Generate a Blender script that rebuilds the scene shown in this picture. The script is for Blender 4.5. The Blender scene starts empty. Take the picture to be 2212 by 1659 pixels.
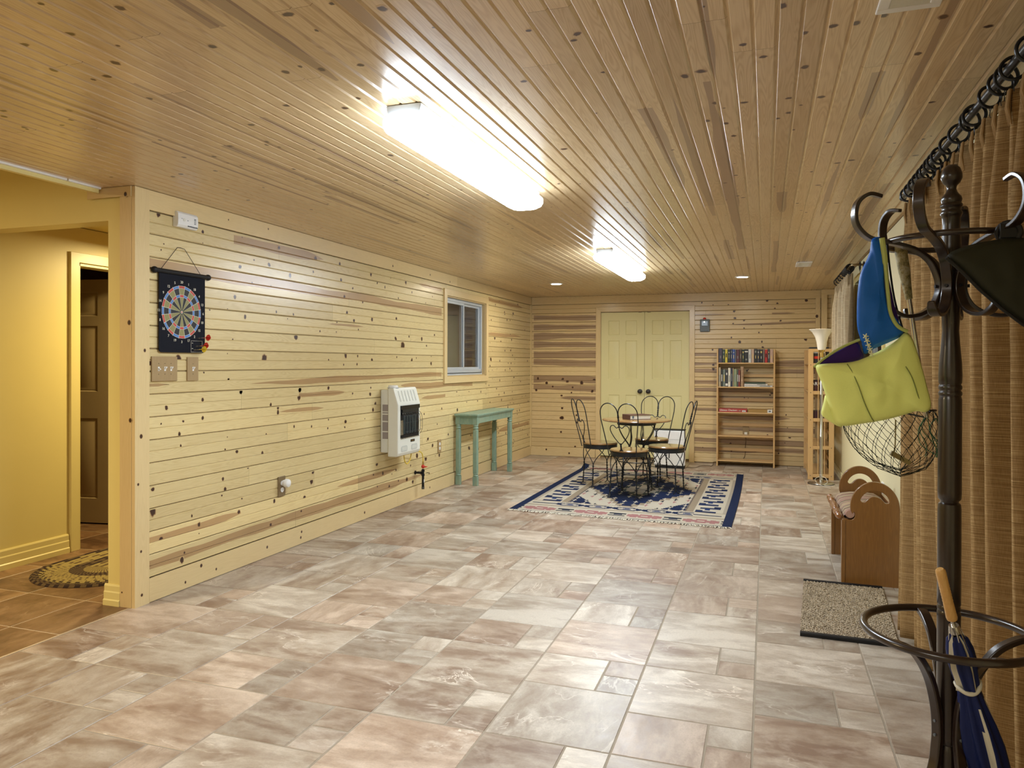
import bpy, math, random
from mathutils import Vector, Matrix
PI = math.pi
sc = bpy.context.scene
C = sc.collection

# ------------------------------------------------------------ room dimensions
XL, XR, YF, H = -3.248, 0.83, 10.366, 2.29
YN = 3.17          # wall with the hall opening starts here
YB = -2.6          # wall behind the camera
# ------------------------------------------------------------ camera
cd = bpy.data.cameras.new('camera'); cam = bpy.data.objects.new('camera', cd); C.objects.link(cam)
sc.camera = cam
FPX, YAW, PITCH, ROLL = 1610.57, .32847, .00559, .0031
F = Vector((-math.sin(YAW)*math.cos(PITCH), math.cos(YAW)*math.cos(PITCH), -math.sin(PITCH)))
R0 = Vector((math.cos(YAW), math.sin(YAW), 0)); U0 = R0.cross(F)
Rv = R0*math.cos(ROLL)+U0*math.sin(ROLL); Uv = -R0*math.sin(ROLL)+U0*math.cos(ROLL)
m = Matrix((Rv, Uv, -F)).transposed().to_4x4(); m.translation = (0, 0, 1.3375)
cam.matrix_world = m
cd.sensor_fit = 'HORIZONTAL'; cd.sensor_width = 36; cd.lens = FPX*36/2212
cd.shift_y = -36.44/2212
cd.clip_start = .05; cd.clip_end = 60
# ------------------------------------------------------------ world, exposure
w = bpy.data.worlds.new('night'); sc.world = w; w.use_nodes = True
w.node_tree.nodes['Background'].inputs[0].default_value = (.02, .025, .04, 1)
w.node_tree.nodes['Background'].inputs[1].default_value = .3
vs = sc.view_settings
vs.view_transform = 'Standard'; vs.look = 'None'; vs.gamma = 1; vs.use_curve_mapping = False
vs.exposure = 1.3
LENS_E = 30.0      # strength of the two wraparound ceiling lights
CAN_E = 230.0
HALL_W = 25.0
# a lamp in the hall beyond the opening, then two added fill lights
def area(name, loc, size, sy, watts, col, rot=(0, 0, 0)):
    l = bpy.data.lights.new(name, 'AREA'); l.shape = 'RECTANGLE'; l.size = size; l.size_y = sy
    l.energy = watts; l.color = col
    o = bpy.data.objects.new(name, l); C.objects.link(o); o.location = loc; o.rotation_euler = rot
    return o
area('hall_lamp', (-3.95, 4.7, 2.2), .25, .25, HALL_W, (1, .80, .40))
area('near_fill', (-1.25, -0.9, 2.24), 1.1, 1.6, 19, (1, .97, .90))  # unseen fill light added behind the camera to brighten the foreground
area('dining_fill', (-4.7, 0.9, 2.4), .4, .4, 42, (1, .80, .48))  # unseen fill added left of the camera to brighten the yellow wall

# ------------------------------------------------------------ mesh builder
class MB:
    def __init__(s): s.v = []; s.f = []; s.uv = []; s.at = []; s.mi = []; s.sm = []
    def poly(s, pts, mi=0, uv=None, at=None, sm=False):
        n = len(s.v); s.v += [tuple(p) for p in pts]; s.f.append(tuple(range(n, n+len(pts))))
        s.uv.append(uv or [(0, 0)]*len(pts)); s.at.append(at or [(0, 0, 0, 1)]*len(pts)); s.mi.append(mi); s.sm.append(sm)
    def mesh(s, vs, fs, mi=0, sm=False, at=None, uvs=None):
        n = len(s.v); s.v += [tuple(p) for p in vs]
        for k, f in enumerate(fs):
            s.f.append(tuple(n+i for i in f)); s.mi.append(mi[k] if isinstance(mi, list) else mi); s.sm.append(sm)
            a = at[k] if isinstance(at, list) else at
            s.at.append([a or (0, 0, 0, 1)]*len(f)); s.uv.append([uvs[i] for i in f] if uvs else [(0, 0)]*len(f))
    def box(s, x0, x1, y0, y1, z0, z1, mi=0, M=None):
        vs = [Vector((x, y, z)) for x in (x0, x1) for y in (y0, y1) for z in (z0, z1)]
        if M: vs = [M @ v for v in vs]
        s.mesh(vs, [(0, 1, 3, 2), (4, 6, 7, 5), (0, 4, 5, 1), (2, 3, 7, 6), (0, 2, 6, 4), (1, 5, 7, 3)], mi)
    def cyl(s, p0, p1, r0, r1=None, n=16, mi=0, cap=True):
        s.tube([p0, p1], [r0, r0 if r1 is None else r1], n, mi, cap)
    def tube(s, pts, r, n=8, mi=0, cap=True, closed=False):
        pts = [Vector(p) for p in pts]; m_ = len(pts)
        rs = r if isinstance(r, (list, tuple)) else [r]*m_
        T = []
        for i in range(m_):
            if closed: t = pts[(i+1) % m_]-pts[i-1]
            else: t = pts[min(i+1, m_-1)]-pts[max(i-1, 0)]
            T.append(t.normalized() if t.length > 1e-9 else Vector((0, 0, 1)))
        a = Vector((0, 0, 1)) if abs(T[0].z) < .9 else Vector((1, 0, 0))
        nx = T[0].cross(a).normalized(); vs = []
        for i in range(m_):
            nx = (nx-T[i]*nx.dot(T[i]))
            nx = nx.normalized() if nx.length > 1e-9 else T[i].orthogonal().normalized()
            ny = T[i].cross(nx)
            for k in range(n):
                an = 2*PI*k/n; vs.append(pts[i]+(nx*math.cos(an)+ny*math.sin(an))*rs[i])
        fs = []; e = m_ if closed else m_-1
        for i in range(e):
            j = (i+1) % m_
            for k in range(n): fs.append((i*n+k, i*n+(k+1) % n, j*n+(k+1) % n, j*n+k))
        s.mesh(vs, fs, mi, True)
        if cap and not closed:
            s.mesh(vs[:n][::-1], [tuple(range(n))], mi); s.mesh(vs[-n:], [tuple(range(n))], mi)
    def strip(s, pts, wv, tv, mi=0, closed=False):
        """flat bar bent along pts: wv = width vectors (half), tv = thickness vectors (half), one per point"""
        vs = []
        for p, a, b in zip(pts, wv, tv):
            p = Vector(p); vs += [p-a-b, p+a-b, p+a+b, p-a+b]
        n = len(pts); fs = []
        for i in range(n if closed else n-1):
            j = (i+1) % n
            for k in range(4): fs.append((i*4+k, i*4+(k+1) % 4, j*4+(k+1) % 4, j*4+k))
        if not closed: fs += [(3, 2, 1, 0), tuple((n-1)*4+k for k in range(4))]
        s.mesh(vs, fs, mi, True)
    def lathe(s, prof, c=(0, 0, 0), n=32, mi=0, axis='Z'):
        vs = []
        for r, z in prof:
            for k in range(n):
                a = 2*PI*k/n
                if axis == 'Z': p = (c[0]+r*math.cos(a), c[1]+r*math.sin(a), c[2]+z)
                elif axis == 'X': p = (c[0]+z, c[1]+r*math.cos(a), c[2]+r*math.sin(a))
                else: p = (c[0]+r*math.sin(a), c[1]+z, c[2]+r*math.cos(a))
                vs.append(p)
        fs = [(i*n+k, i*n+(k+1) % n, (i+1)*n+(k+1) % n, (i+1)*n+k) for i in range(len(prof)-1) for k in range(n)]
        s.mesh(vs, fs, mi, True)
        if prof[0][0] > 1e-5: s.mesh(vs[:n][::-1], [tuple(range(n))], mi)
        if prof[-1][0] > 1e-5: s.mesh(vs[-n:], [tuple(range(n))], mi)
    def prism(s, out, O, A, B, N, t, mi=0, sm=False):
        """outline (a,b) swept t along N"""
        O, A, B, N = map(Vector, (O, A, B, N)); p = [O+A*a+B*b for a, b in out]; q = [v+N*t for v in p]; n = len(p)
        s.mesh(p+q, [tuple(range(n))[::-1], tuple(range(n, 2*n))]+[(i, (i+1) % n, n+(i+1) % n, n+i) for i in range(n)], mi, sm)
    def ball(s, c, r, mi=0, sx=1, sy=1, sz=1, n=16):
        c = Vector(c); vs = []; fs = []
        for i in range(n//2+1):
            th = PI*i/(n//2)
            for k in range(n):
                a = 2*PI*k/n; vs.append(c+Vector((r*sx*math.sin(th)*math.cos(a), r*sy*math.sin(th)*math.sin(a), r*sz*math.cos(th))))
        for i in range(n//2):
            for k in range(n): fs.append((i*n+k, (i+1)*n+k, (i+1)*n+(k+1) % n, i*n+(k+1) % n))
        s.mesh(vs, fs, mi, True)
    def torus(s, c, R, r, n=40, k=10, mi=0, nrm=(0, 0, 1), a0=0, a1=2*PI):
        N = Vector(nrm).normalized(); X = N.orthogonal().normalized(); Y = N.cross(X); c = Vector(c)
        full = abs(a1-a0-2*PI) < 1e-6
        pts = [c+(X*math.cos(a0+(a1-a0)*i/n)+Y*math.sin(a0+(a1-a0)*i/n))*R for i in range(n if full else n+1)]
        s.tube(pts, r, k, mi, closed=full)
    def pillow(s, out, O, A, B, N, tf, tb, mi=0, rings=7, wr=0, seed=0, p=.5):
        """soft body with the given outline, swelling tf in front and tb behind"""
        O, A, B, N = map(Vector, (O, A, B, N)); n = len(out); rn = random.Random(seed)
        ca = sum(o[0] for o in out)/n; cb = sum(o[1] for o in out)/n
        ph = [rn.uniform(0, 6.28) for _ in range(6)]
        for side, th in ((1, tf), (-1, tb)):
            vs = []
            for k in range(rings):
                q = 1-k/rings
                for a, b in out:
                    aa = ca+(a-ca)*q; bb = cb+(b-cb)*q
                    h = th*max(0, 1-q**2.2)**p
                    h += wr*(1-q)*(math.sin(aa*60+bb*35+ph[0])+.6*math.sin(bb*95-aa*40+ph[1])+.5*math.sin(aa*140+ph[2]))*min(1, 4*(1-q))
                    vs.append(O+A*aa+B*bb+N*h*side)
            vs.append(O+A*ca+B*cb+N*th*side)
            fs = []
            for k in range(rings-1):
                for i in range(n): fs.append((k*n+i, k*n+(i+1) % n, (k+1)*n+(i+1) % n, (k+1)*n+i))
            c_ = len(vs)-1
            for i in range(n): fs.append(((rings-1)*n+i, (rings-1)*n+(i+1) % n, c_))
            if side < 0: fs = [f[::-1] for f in fs]
            s.mesh(vs, fs, mi, True)

def link(name, me, parent=None):
    o = bpy.data.objects.new(name, me); C.objects.link(o)
    if parent is not None: o.parent = parent
    return o

def obj(name, mb, mats, parent=None, world=False, bevel=0, label=None, angle=40, loc=None, solid=0, seg=2, weld=False):
    """one mesh object. world=True: the shapes were given in room coordinates"""
    if not isinstance(mats, (list, tuple)): mats = [mats]
    off = Vector((0, 0, 0))
    if world and parent is not None:
        p = parent
        while p is not None: off += p.location; p = p.parent
    if parent is None and world:
        xs = [v[0] for v in mb.v]; ys = [v[1] for v in mb.v]; zs = [v[2] for v in mb.v]
        off = Vector(((min(xs)+max(xs))/2, (min(ys)+max(ys))/2, min(zs)))
    me = bpy.data.meshes.new(name)
    me.from_pydata([(v[0]-off.x, v[1]-off.y, v[2]-off.z) for v in mb.v], [], mb.f)
    for mt in mats: me.materials.append(mt)
    me.polygons.foreach_set('material_index', mb.mi)
    me.polygons.foreach_set('use_smooth', mb.sm)
    uvl = me.uv_layers.new(name='UV'); flat = []
    for u in mb.uv:
        for a in u: flat += [a[0], a[1]]
    uvl.data.foreach_set('uv', flat)
    ca = me.color_attributes.new('wd', 'FLOAT_COLOR', 'CORNER'); flat = []
    for u in mb.at:
        for a in u: flat += list(a)
    ca.data.foreach_set('color', flat)
    me.update()
    if weld or any(mb.sm):
        import bmesh
        bm = bmesh.new(); bm.from_mesh(me); bmesh.ops.remove_doubles(bm, verts=bm.verts, dist=1e-5)
        bmesh.ops.recalc_face_normals(bm, faces=bm.faces); bm.to_mesh(me); bm.free()
        me.set_sharp_from_angle(angle=math.radians(angle))
    o = link(name, me, parent)
    if parent is None and world: o.location = off
    if bevel:
        b = o.modifiers.new('bevel', 'BEVEL'); b.width = bevel; b.segments = seg; b.limit_method = 'ANGLE'; b.angle_limit = math.radians(35)
    if solid:
        b = o.modifiers.new('solid', 'SOLIDIFY'); b.thickness = solid; b.offset = 0
    if loc is not None: o.location = loc
    if label: o['label'] = label
    return o

def tag(o, label, cat, group=None):
    o['label'] = label; o['category'] = cat
    if group: o['group'] = group
    return o
def thing(name, label, cat, loc=(0, 0, 0), rz=0, group=None):
    o = bpy.data.objects.new(name, None); C.objects.link(o); o.empty_display_size = .1
    o.location = loc; o.rotation_euler = (0, 0, rz)
    return tag(o, label, cat, group)
def struct(o): o['kind'] = 'structure'; return o
def copy_tree(o, parent=None):
    c = o.copy(); C.objects.link(c); c.parent = parent
    for ch in [x for x in C.objects if x.parent == o]: copy_tree(ch, c)
    return c

def text(name, s, size, mat, parent, loc, rot, ext=.0004, align='CENTER', sx=1.0, bold=0):
    cu = bpy.data.curves.new('t', 'FONT'); cu.body = s; cu.size = size; cu.extrude = ext; cu.offset = bold
    cu.align_x = align; cu.align_y = 'CENTER'; cu.resolution_u = 2
    t = bpy.data.objects.new('t', cu); C.objects.link(t)
    bpy.context.view_layer.update()
    dg = bpy.context.evaluated_depsgraph_get()
    me = bpy.data.meshes.new_from_object(t.evaluated_get(dg)); bpy.data.objects.remove(t)
    me.materials.clear(); me.materials.append(mat)
    o = link(name, me, parent); o.location = loc; o.rotation_euler = rot; o.scale = (sx, 1, 1)
    return o

# ------------------------------------------------------------ materials
def base(name, rough=.5, metal=0, spec=.5):
    mt = bpy.data.materials.new(name); mt.use_nodes = True; nt = mt.node_tree
    b = nt.nodes['Principled BSDF']; b.inputs['Roughness'].default_value = rough; b.inputs['Metallic'].default_value = metal
    b.inputs['Specular IOR Level'].default_value = spec
    return mt, nt, b
def N(nt, t, **k):
    n = nt.nodes.new(t)
    for a, v in k.items():
        if a.startswith('i_'): n.inputs[a[2:].replace('_', ' ')].default_value = v
        else: setattr(n, a, v)
    return n
def L(nt, a, b): nt.links.new(a, b)
def c4(c): return (c[0], c[1], c[2], 1)
def ramp(nt, fac, stops):
    r = nt.nodes.new('ShaderNodeValToRGB'); e = r.color_ramp.elements
    while len(e) < len(stops): e.new(.5)
    for el, (p, c) in zip(e, stops): el.position = p; el.color = c4(c) if len(c) == 3 else c
    L(nt, fac, r.inputs[0]); return r.outputs[0]
def mix(nt, fac, a, b, mode='MIX'):
    n = nt.nodes.new('ShaderNodeMix'); n.data_type = 'RGBA'; n.blend_type = mode
    for s_, v in ((n.inputs[0], fac), (n.inputs[6], a), (n.inputs[7], b)):
        if hasattr(v, 'is_linked'): L(nt, v, s_)
        else: s_.default_value = v if isinstance(v, (int, float)) else c4(v)
    return n.outputs[2]
def math_(nt, op, a, b=0, c=None):
    n = nt.nodes.new('ShaderNodeMath'); n.operation = op
    for i, v in enumerate((a, b) if c is None else (a, b, c)):
        if hasattr(v, 'is_linked'): L(nt, v, n.inputs[i])
        else: n.inputs[i].default_value = v
    return n.outputs[0]
def coords(nt, kind, scale):
    if kind == 'UV': t = N(nt, 'ShaderNodeUVMap', uv_map='UV').outputs[0]
    else: t = N(nt, 'ShaderNodeTexCoord').outputs['Object']
    mp = nt.nodes.new('ShaderNodeMapping'); mp.inputs['Scale'].default_value = scale; L(nt, t, mp.inputs[0]); return mp.outputs[0]
def noise(nt, vec, scale=1, det=3, rough=.5, dist=0):
    n = nt.nodes.new('ShaderNodeTexNoise'); n.inputs['Scale'].default_value = scale; n.inputs['Detail'].default_value = det
    n.inputs['Roughness'].default_value = rough; n.inputs['Distortion'].default_value = dist; L(nt, vec, n.inputs['Vector']); return n.outputs['Fac']
def bump(nt, b, h, st=.2, dist=.002):
    n = nt.nodes.new('ShaderNodeBump'); n.inputs['Strength'].default_value = st; n.inputs['Distance'].default_value = dist
    L(nt, h, n.inputs['Height']); L(nt, n.outputs[0], b.inputs['Normal'])

def plain(name, col, rough=.5, metal=0, var=.06, scale=30, spec=.5, bmp=0, coat=0):
    """single-coloured material with slight procedural unevenness"""
    mt, nt, b = base(name, rough, metal, spec)
    n = noise(nt, coords(nt, 'O', (1, 1, 1)), scale, 3)
    L(nt, mix(nt, n, tuple(x*(1-var) for x in col), tuple(min(1, x*(1+var)) for x in col)), b.inputs['Base Color'])
    if bmp: bump(nt, b, n, bmp, .001)
    if coat: b.inputs['Coat Weight'].default_value = coat; b.inputs['Coat Roughness'].default_value = .1
    return mt
def emis(name, col, st):
    mt, nt, b = base(name, .4); b.inputs['Base Color'].default_value = c4(col)
    b.inputs['Emission Color'].default_value = c4(col); b.inputs['Emission Strength'].default_value = st; return mt

def pine(name, sap, heart, knot=(.035, .010, .005), ring=(.20, .085, .03), rough=.34, grain=.5):
    mt, nt, b = base(name, rough)
    at = N(nt, 'ShaderNodeVertexColor', layer_name='wd'); sp = N(nt, 'ShaderNodeSeparateColor'); L(nt, at.outputs[0], sp.inputs[0])
    hr, kn, ti = sp.outputs
    n1 = noise(nt, coords(nt, 'UV', (1.1, 16, 1)), 1, 2, .5, .25)
    rings = math_(nt, 'ABSOLUTE', math_(nt, 'SINE', math_(nt, 'MULTIPLY', n1, 62)))
    rl = math_(nt, 'POWER', rings, 3.0)
    fine = noise(nt, coords(nt, 'UV', (7, 420, 1)), 1, 3, .6)
    broad = noise(nt, coords(nt, 'UV', (2.2, 7, 1)), 1, 3)
    dk = tuple(a*g for a, g in zip(sap, (.74, .66, .55)))
    g = math_(nt, 'ADD', math_(nt, 'MULTIPLY', rl, .30*grain), math_(nt, 'MULTIPLY', fine, .45*grain))
    g = math_(nt, 'MULTIPLY', g, math_(nt, 'ADD', .25, math_(nt, 'MULTIPLY', broad, 1.5)))
    col = mix(nt, g, sap, dk)
    hc = mix(nt, broad, tuple(x*1.12 for x in heart), tuple(x*.78 for x in heart)); hc = mix(nt, math_(nt, 'MULTIPLY', fine, .5), hc, tuple(x*.5 for x in heart))
    col = mix(nt, hr, col, hc)
    tn = ramp(nt, ti, [(0, (.80, .76, .70)), (.5, (1, 1, 1)), (1, (1.12, 1.10, 1.05))])
    col = mix(nt, 1.0, col, tn, 'MULTIPLY')
    sm = N(nt, 'ShaderNodeMapRange', interpolation_type='SMOOTHSTEP'); L(nt, kn, sm.inputs[0]); sm.inputs[1].default_value = .05; sm.inputs[2].default_value = .55
    col = mix(nt, sm.outputs[0], col, ring)
    s2 = N(nt, 'ShaderNodeMapRange', interpolation_type='SMOOTHSTEP'); L(nt, kn, s2.inputs[0]); s2.inputs[1].default_value = .5; s2.inputs[2].default_value = .8
    col = mix(nt, s2.outputs[0], col, knot)
    L(nt, col, b.inputs['Base Color'])
    bump(nt, b, g, .12, .001)
    b.inputs['Coat Weight'].default_value = .30; b.inputs['Coat Roughness'].default_value = .20
    return mt
def wood(name, col, dark, axis=2, rough=.4, sc_=1.0, coat=.2, lines=.6):
    """stained or plain wood for furniture, grain along the local axis"""
    mt, nt, b = base(name, rough)
    s = [28*sc_]*3; s[axis] = 1.6*sc_
    n1 = noise(nt, coords(nt, 'O', s), 1, 3, .5, .4)
    s2 = [260*sc_]*3; s2[axis] = 8*sc_
    n2 = noise(nt, coords(nt, 'O', s2), 1, 2)
    r = math_(nt, 'ABSOLUTE', math_(nt, 'SINE', math_(nt, 'MULTIPLY', n1, 30)))
    f = math_(nt, 'ADD', math_(nt, 'MULTIPLY', r, .5*lines), math_(nt, 'MULTIPLY', n2, .6*lines))
    L(nt, mix(nt, f, col, dark), b.inputs['Base Color']); bump(nt, b, f, .1, .001)
    b.inputs['Coat Weight'].default_value = coat; b.inputs['Coat Roughness'].default_value = .15
    return mt

M = {}
M['pine_wall'] = pine('pine_panelling', (.72, .595, .315), (.50, .32, .145), grain=.95)
M['pine_far'] = pine('pine_panelling_far', (.70, .545, .295), (.40, .265, .15), grain=.8)
M['pine_ceil'] = pine('pine_ceiling_boards', (.72, .575, .37), (.44, .305, .19), (.05, .018, .012), (.20, .09, .045), .28, 1.7)
M['pine_trim'] = pine('pine_trim', (.70, .545, .285), (.42, .25, .12))
M['backing'] = plain('dark_gap', (.10, .06, .03), .9)
M['drywall'] = plain('pale_yellow_drywall', (.72, .66, .42), .6, var=.02, scale=60, bmp=.15)
M['hallwall'] = plain('yellow_painted_wall', (.74, .62, .24), .42, var=.03, scale=4)
M['halltrim'] = plain('yellow_painted_trim', (.72, .61, .25), .35, var=.02)
M['door_y'] = plain('pale_yellow_door_paint', (.70, .645, .335), .42, var=.02, scale=50)
M['door_b'] = plain('hall_door_paint', (.42, .31, .16), .4, var=.04)
M['white'] = plain('white_plastic', (.78, .78, .76), .35, var=.02)
M['cream'] = plain('cream_enamel', (.70, .70, .62), .3, var=.02)
M['grey'] = plain('grey_plastic', (.10, .12, .14), .45)
M['black'] = plain('black_paint', (.008, .008, .009), .5, spec=.3)
M['bmetal'] = plain('black_wire_metal', (.012, .014, .018), .35, .3)
M['chrome'] = plain('brushed_steel', (.55, .54, .50), .25, 1, var=.1)
M['brass'] = plain('brass', (.60, .42, .14), .28, 1)
M['alum'] = plain('window_aluminium', (.50, .55, .60), .38, .35, var=.05)
M['steelblue'] = plain('lamp_housing_white_metal', (.55, .60, .66), .4)
M['darkbrown'] = wood('dark_stained_beech', (.016, .0085, .006), (.008, .004, .003), 2, .30, 1, .35, .5)
M['bentwood'] = wood('dark_bent_beech', (.018, .009, .006), (.010, .005, .004), 2, .28, 1, .4, .4)
M['seat'] = wood('golden_oak', (.30, .165, .060), (.16, .08, .026), 0, .25, 1, .8, .8)
M['shelf'] = wood('clear_pine', (.62, .40, .17), (.48, .28, .11), 2, .4, 1, .2, .5)
M['shelfh'] = wood('clear_pine_shelves', (.62, .40, .17), (.48, .28, .11), 0, .4, 1, .2, .5)
M['bench'] = wood('honey_stained_pine', (.225, .100, .022), (.115, .045, .009), 2, .35, 1, .5, .55)
M['oakplate'] = wood('oak_switch_plate', (.37, .26, .12), (.28, .18, .08), 2, .45, 1.5, .1, .6)
M['brownplate'] = plain('brown_outlet_plate', (.19, .13, .06), .4)
M['blackdoor'] = plain('dark_knob', (.018, .016, .016), .4)
M['red'] = plain('red_plastic', (.55, .03, .015), .35)
M['yellow'] = plain('yellow_plastic', (.70, .50, .03), .4)
M['bulb'] = emis('recessed_bulb', (1, .90, .72), CAN_E)
M['lens'] = emis('lit_acrylic_lens', (.80, .90, 1.0), LENS_E)
M['lensrim'] = emis('lit_acrylic_lens_edge', (.80, .90, 1.0), LENS_E*.18)
M['shade'] = plain('frosted_glass_shade', (.85, .80, .70), .35, var=.05, scale=14)
M['glass'] = None
mt, nt, b = base('window_glass', .02); b.inputs['Base Color'].default_value = (.93, .96, .97, 1); b.inputs['Transmission Weight'].default_value = 1; b.inputs['IOR'].default_value = 1.5; M['glass'] = mt
M['siding'] = plain('grey_siding', (.80, .83, .92), .6)
M['backdrop'] = plain('backdrop_board', (.26, .225, .19), .6)

# tiles: 'wd' = three random numbers per tile
def tilemat(name, cols, vein, rough):
    mt, nt, b = base(name, rough)
    at = N(nt, 'ShaderNodeVertexColor', layer_name='wd'); sp = N(nt, 'ShaderNodeSeparateColor'); L(nt, at.outputs[0], sp.inputs[0])
    r1, r2, r3 = sp.outputs
    def rng(x, a, b_, c=0, d=1):
        m_ = N(nt, 'ShaderNodeMapRange'); L(nt, x, m_.inputs[0])
        for k, v in zip((1, 2, 3, 4), (a, b_, c, d)): m_.inputs[k].default_value = v
        return m_.outputs[0]
    big = noise(nt, coords(nt, 'UV', (1.8, 4.6, 1)), 1, 4, .55, 1.1)
    sm = noise(nt, coords(nt, 'UV', (13, 24, 1)), 1, 6, .62, .2)
    speck = noise(nt, coords(nt, 'UV', (110, 130, 1)), 1, 3, .7)
    f = math_(nt, 'ADD', rng(big, .30, .70), math_(nt, 'MULTIPLY', math_(nt, 'SUBTRACT', sm, .5), 1.0))
    f = math_(nt, 'ADD', f, math_(nt, 'MULTIPLY', math_(nt, 'SUBTRACT', r1, .5), .55))
    col = ramp(nt, f, [(.05, cols[0]), (.38, cols[1]), (.66, cols[2]), (1, cols[3])])
    cl_ = noise(nt, coords(nt, 'UV', (6, 8, 1)), 1, 5, .68, .4)
    col = mix(nt, rng(cl_, .50, .72, 0, .55), col, cols[3]); col = mix(nt, rng(cl_, .28, .46, .45, 0), col, cols[0])
    # some tiles lean to brown-pink, some to grey
    col = mix(nt, math_(nt, 'MULTIPLY', rng(r3, .55, .9), .55), col, mix(nt, 1.0, col, cols[4], 'MULTIPLY'))
    col = mix(nt, math_(nt, 'MULTIPLY', rng(speck, .45, .75), .28), col, tuple(x*.55 for x in cols[1]))
    vn = noise(nt, coords(nt, 'UV', (1.5, 3.2, 1)), 1, 5, .55, 1.2)
    line = rng(math_(nt, 'ABSOLUTE', math_(nt, 'SUBTRACT', vn, .52)), 0, .008, 1, 0)
    msk = rng(noise(nt, coords(nt, 'UV', (2.0, 2.6, 1)), 1, 2, .5), .50, .62)
    col = mix(nt, math_(nt, 'MULTIPLY', math_(nt, 'MULTIPLY', line, msk), .85), col, vein)
    wide = math_(nt, 'MULTIPLY', rng(math_(nt, 'ABSOLUTE', math_(nt, 'SUBTRACT', vn, .50)), 0, .045, 1, 0), rng(sm, .42, .62))
    col = mix(nt, math_(nt, 'MULTIPLY', math_(nt, 'MULTIPLY', wide, msk), .55), col, tuple(x*.95 for x in vein))
    smear = math_(nt, 'MULTIPLY', rng(noise(nt, coords(nt, 'UV', (1.6, 13, 1)), 1, 5, .7, .5), .54, .74), rng(noise(nt, coords(nt, 'UV', (3, 3, 1)), 1, 2), .45, .65))
    col = mix(nt, math_(nt, 'MULTIPLY', smear, .42), col, tuple(x*.92 for x in vein))
    tn = ramp(nt, r2, [(0, (.84, .84, .84)), (1, (1.14, 1.12, 1.10))])
    L(nt, mix(nt, 1.0, col, tn, 'MULTIPLY'), b.inputs['Base Color'])
    bump(nt, b, sm, .12, .002)
    L(nt, math_(nt, 'ADD', rough, math_(nt, 'MULTIPLY', math_(nt, 'SUBTRACT', sm, .5), .25)), b.inputs['Roughness'])
    return mt
M['tile'] = tilemat('slate_look_tile', [(.215, .148, .104), (.320, .257, .194), (.390, .333, .265), (.54, .485, .405), (1.0, .80, .70)], (.68, .62, .53), .40)
M['tileh'] = tilemat('brown_hall_tile', [(.085, .042, .018), (.135, .072, .032), (.18, .10, .048), (.24, .145, .07), (1, .85, .75)], (.28, .18, .10), .4)
M['grout'] = plain('tan_grout', (.30, .25, .185), .8)
M['grouth'] = plain('hall_grout', (.42, .32, .2), .8)
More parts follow.
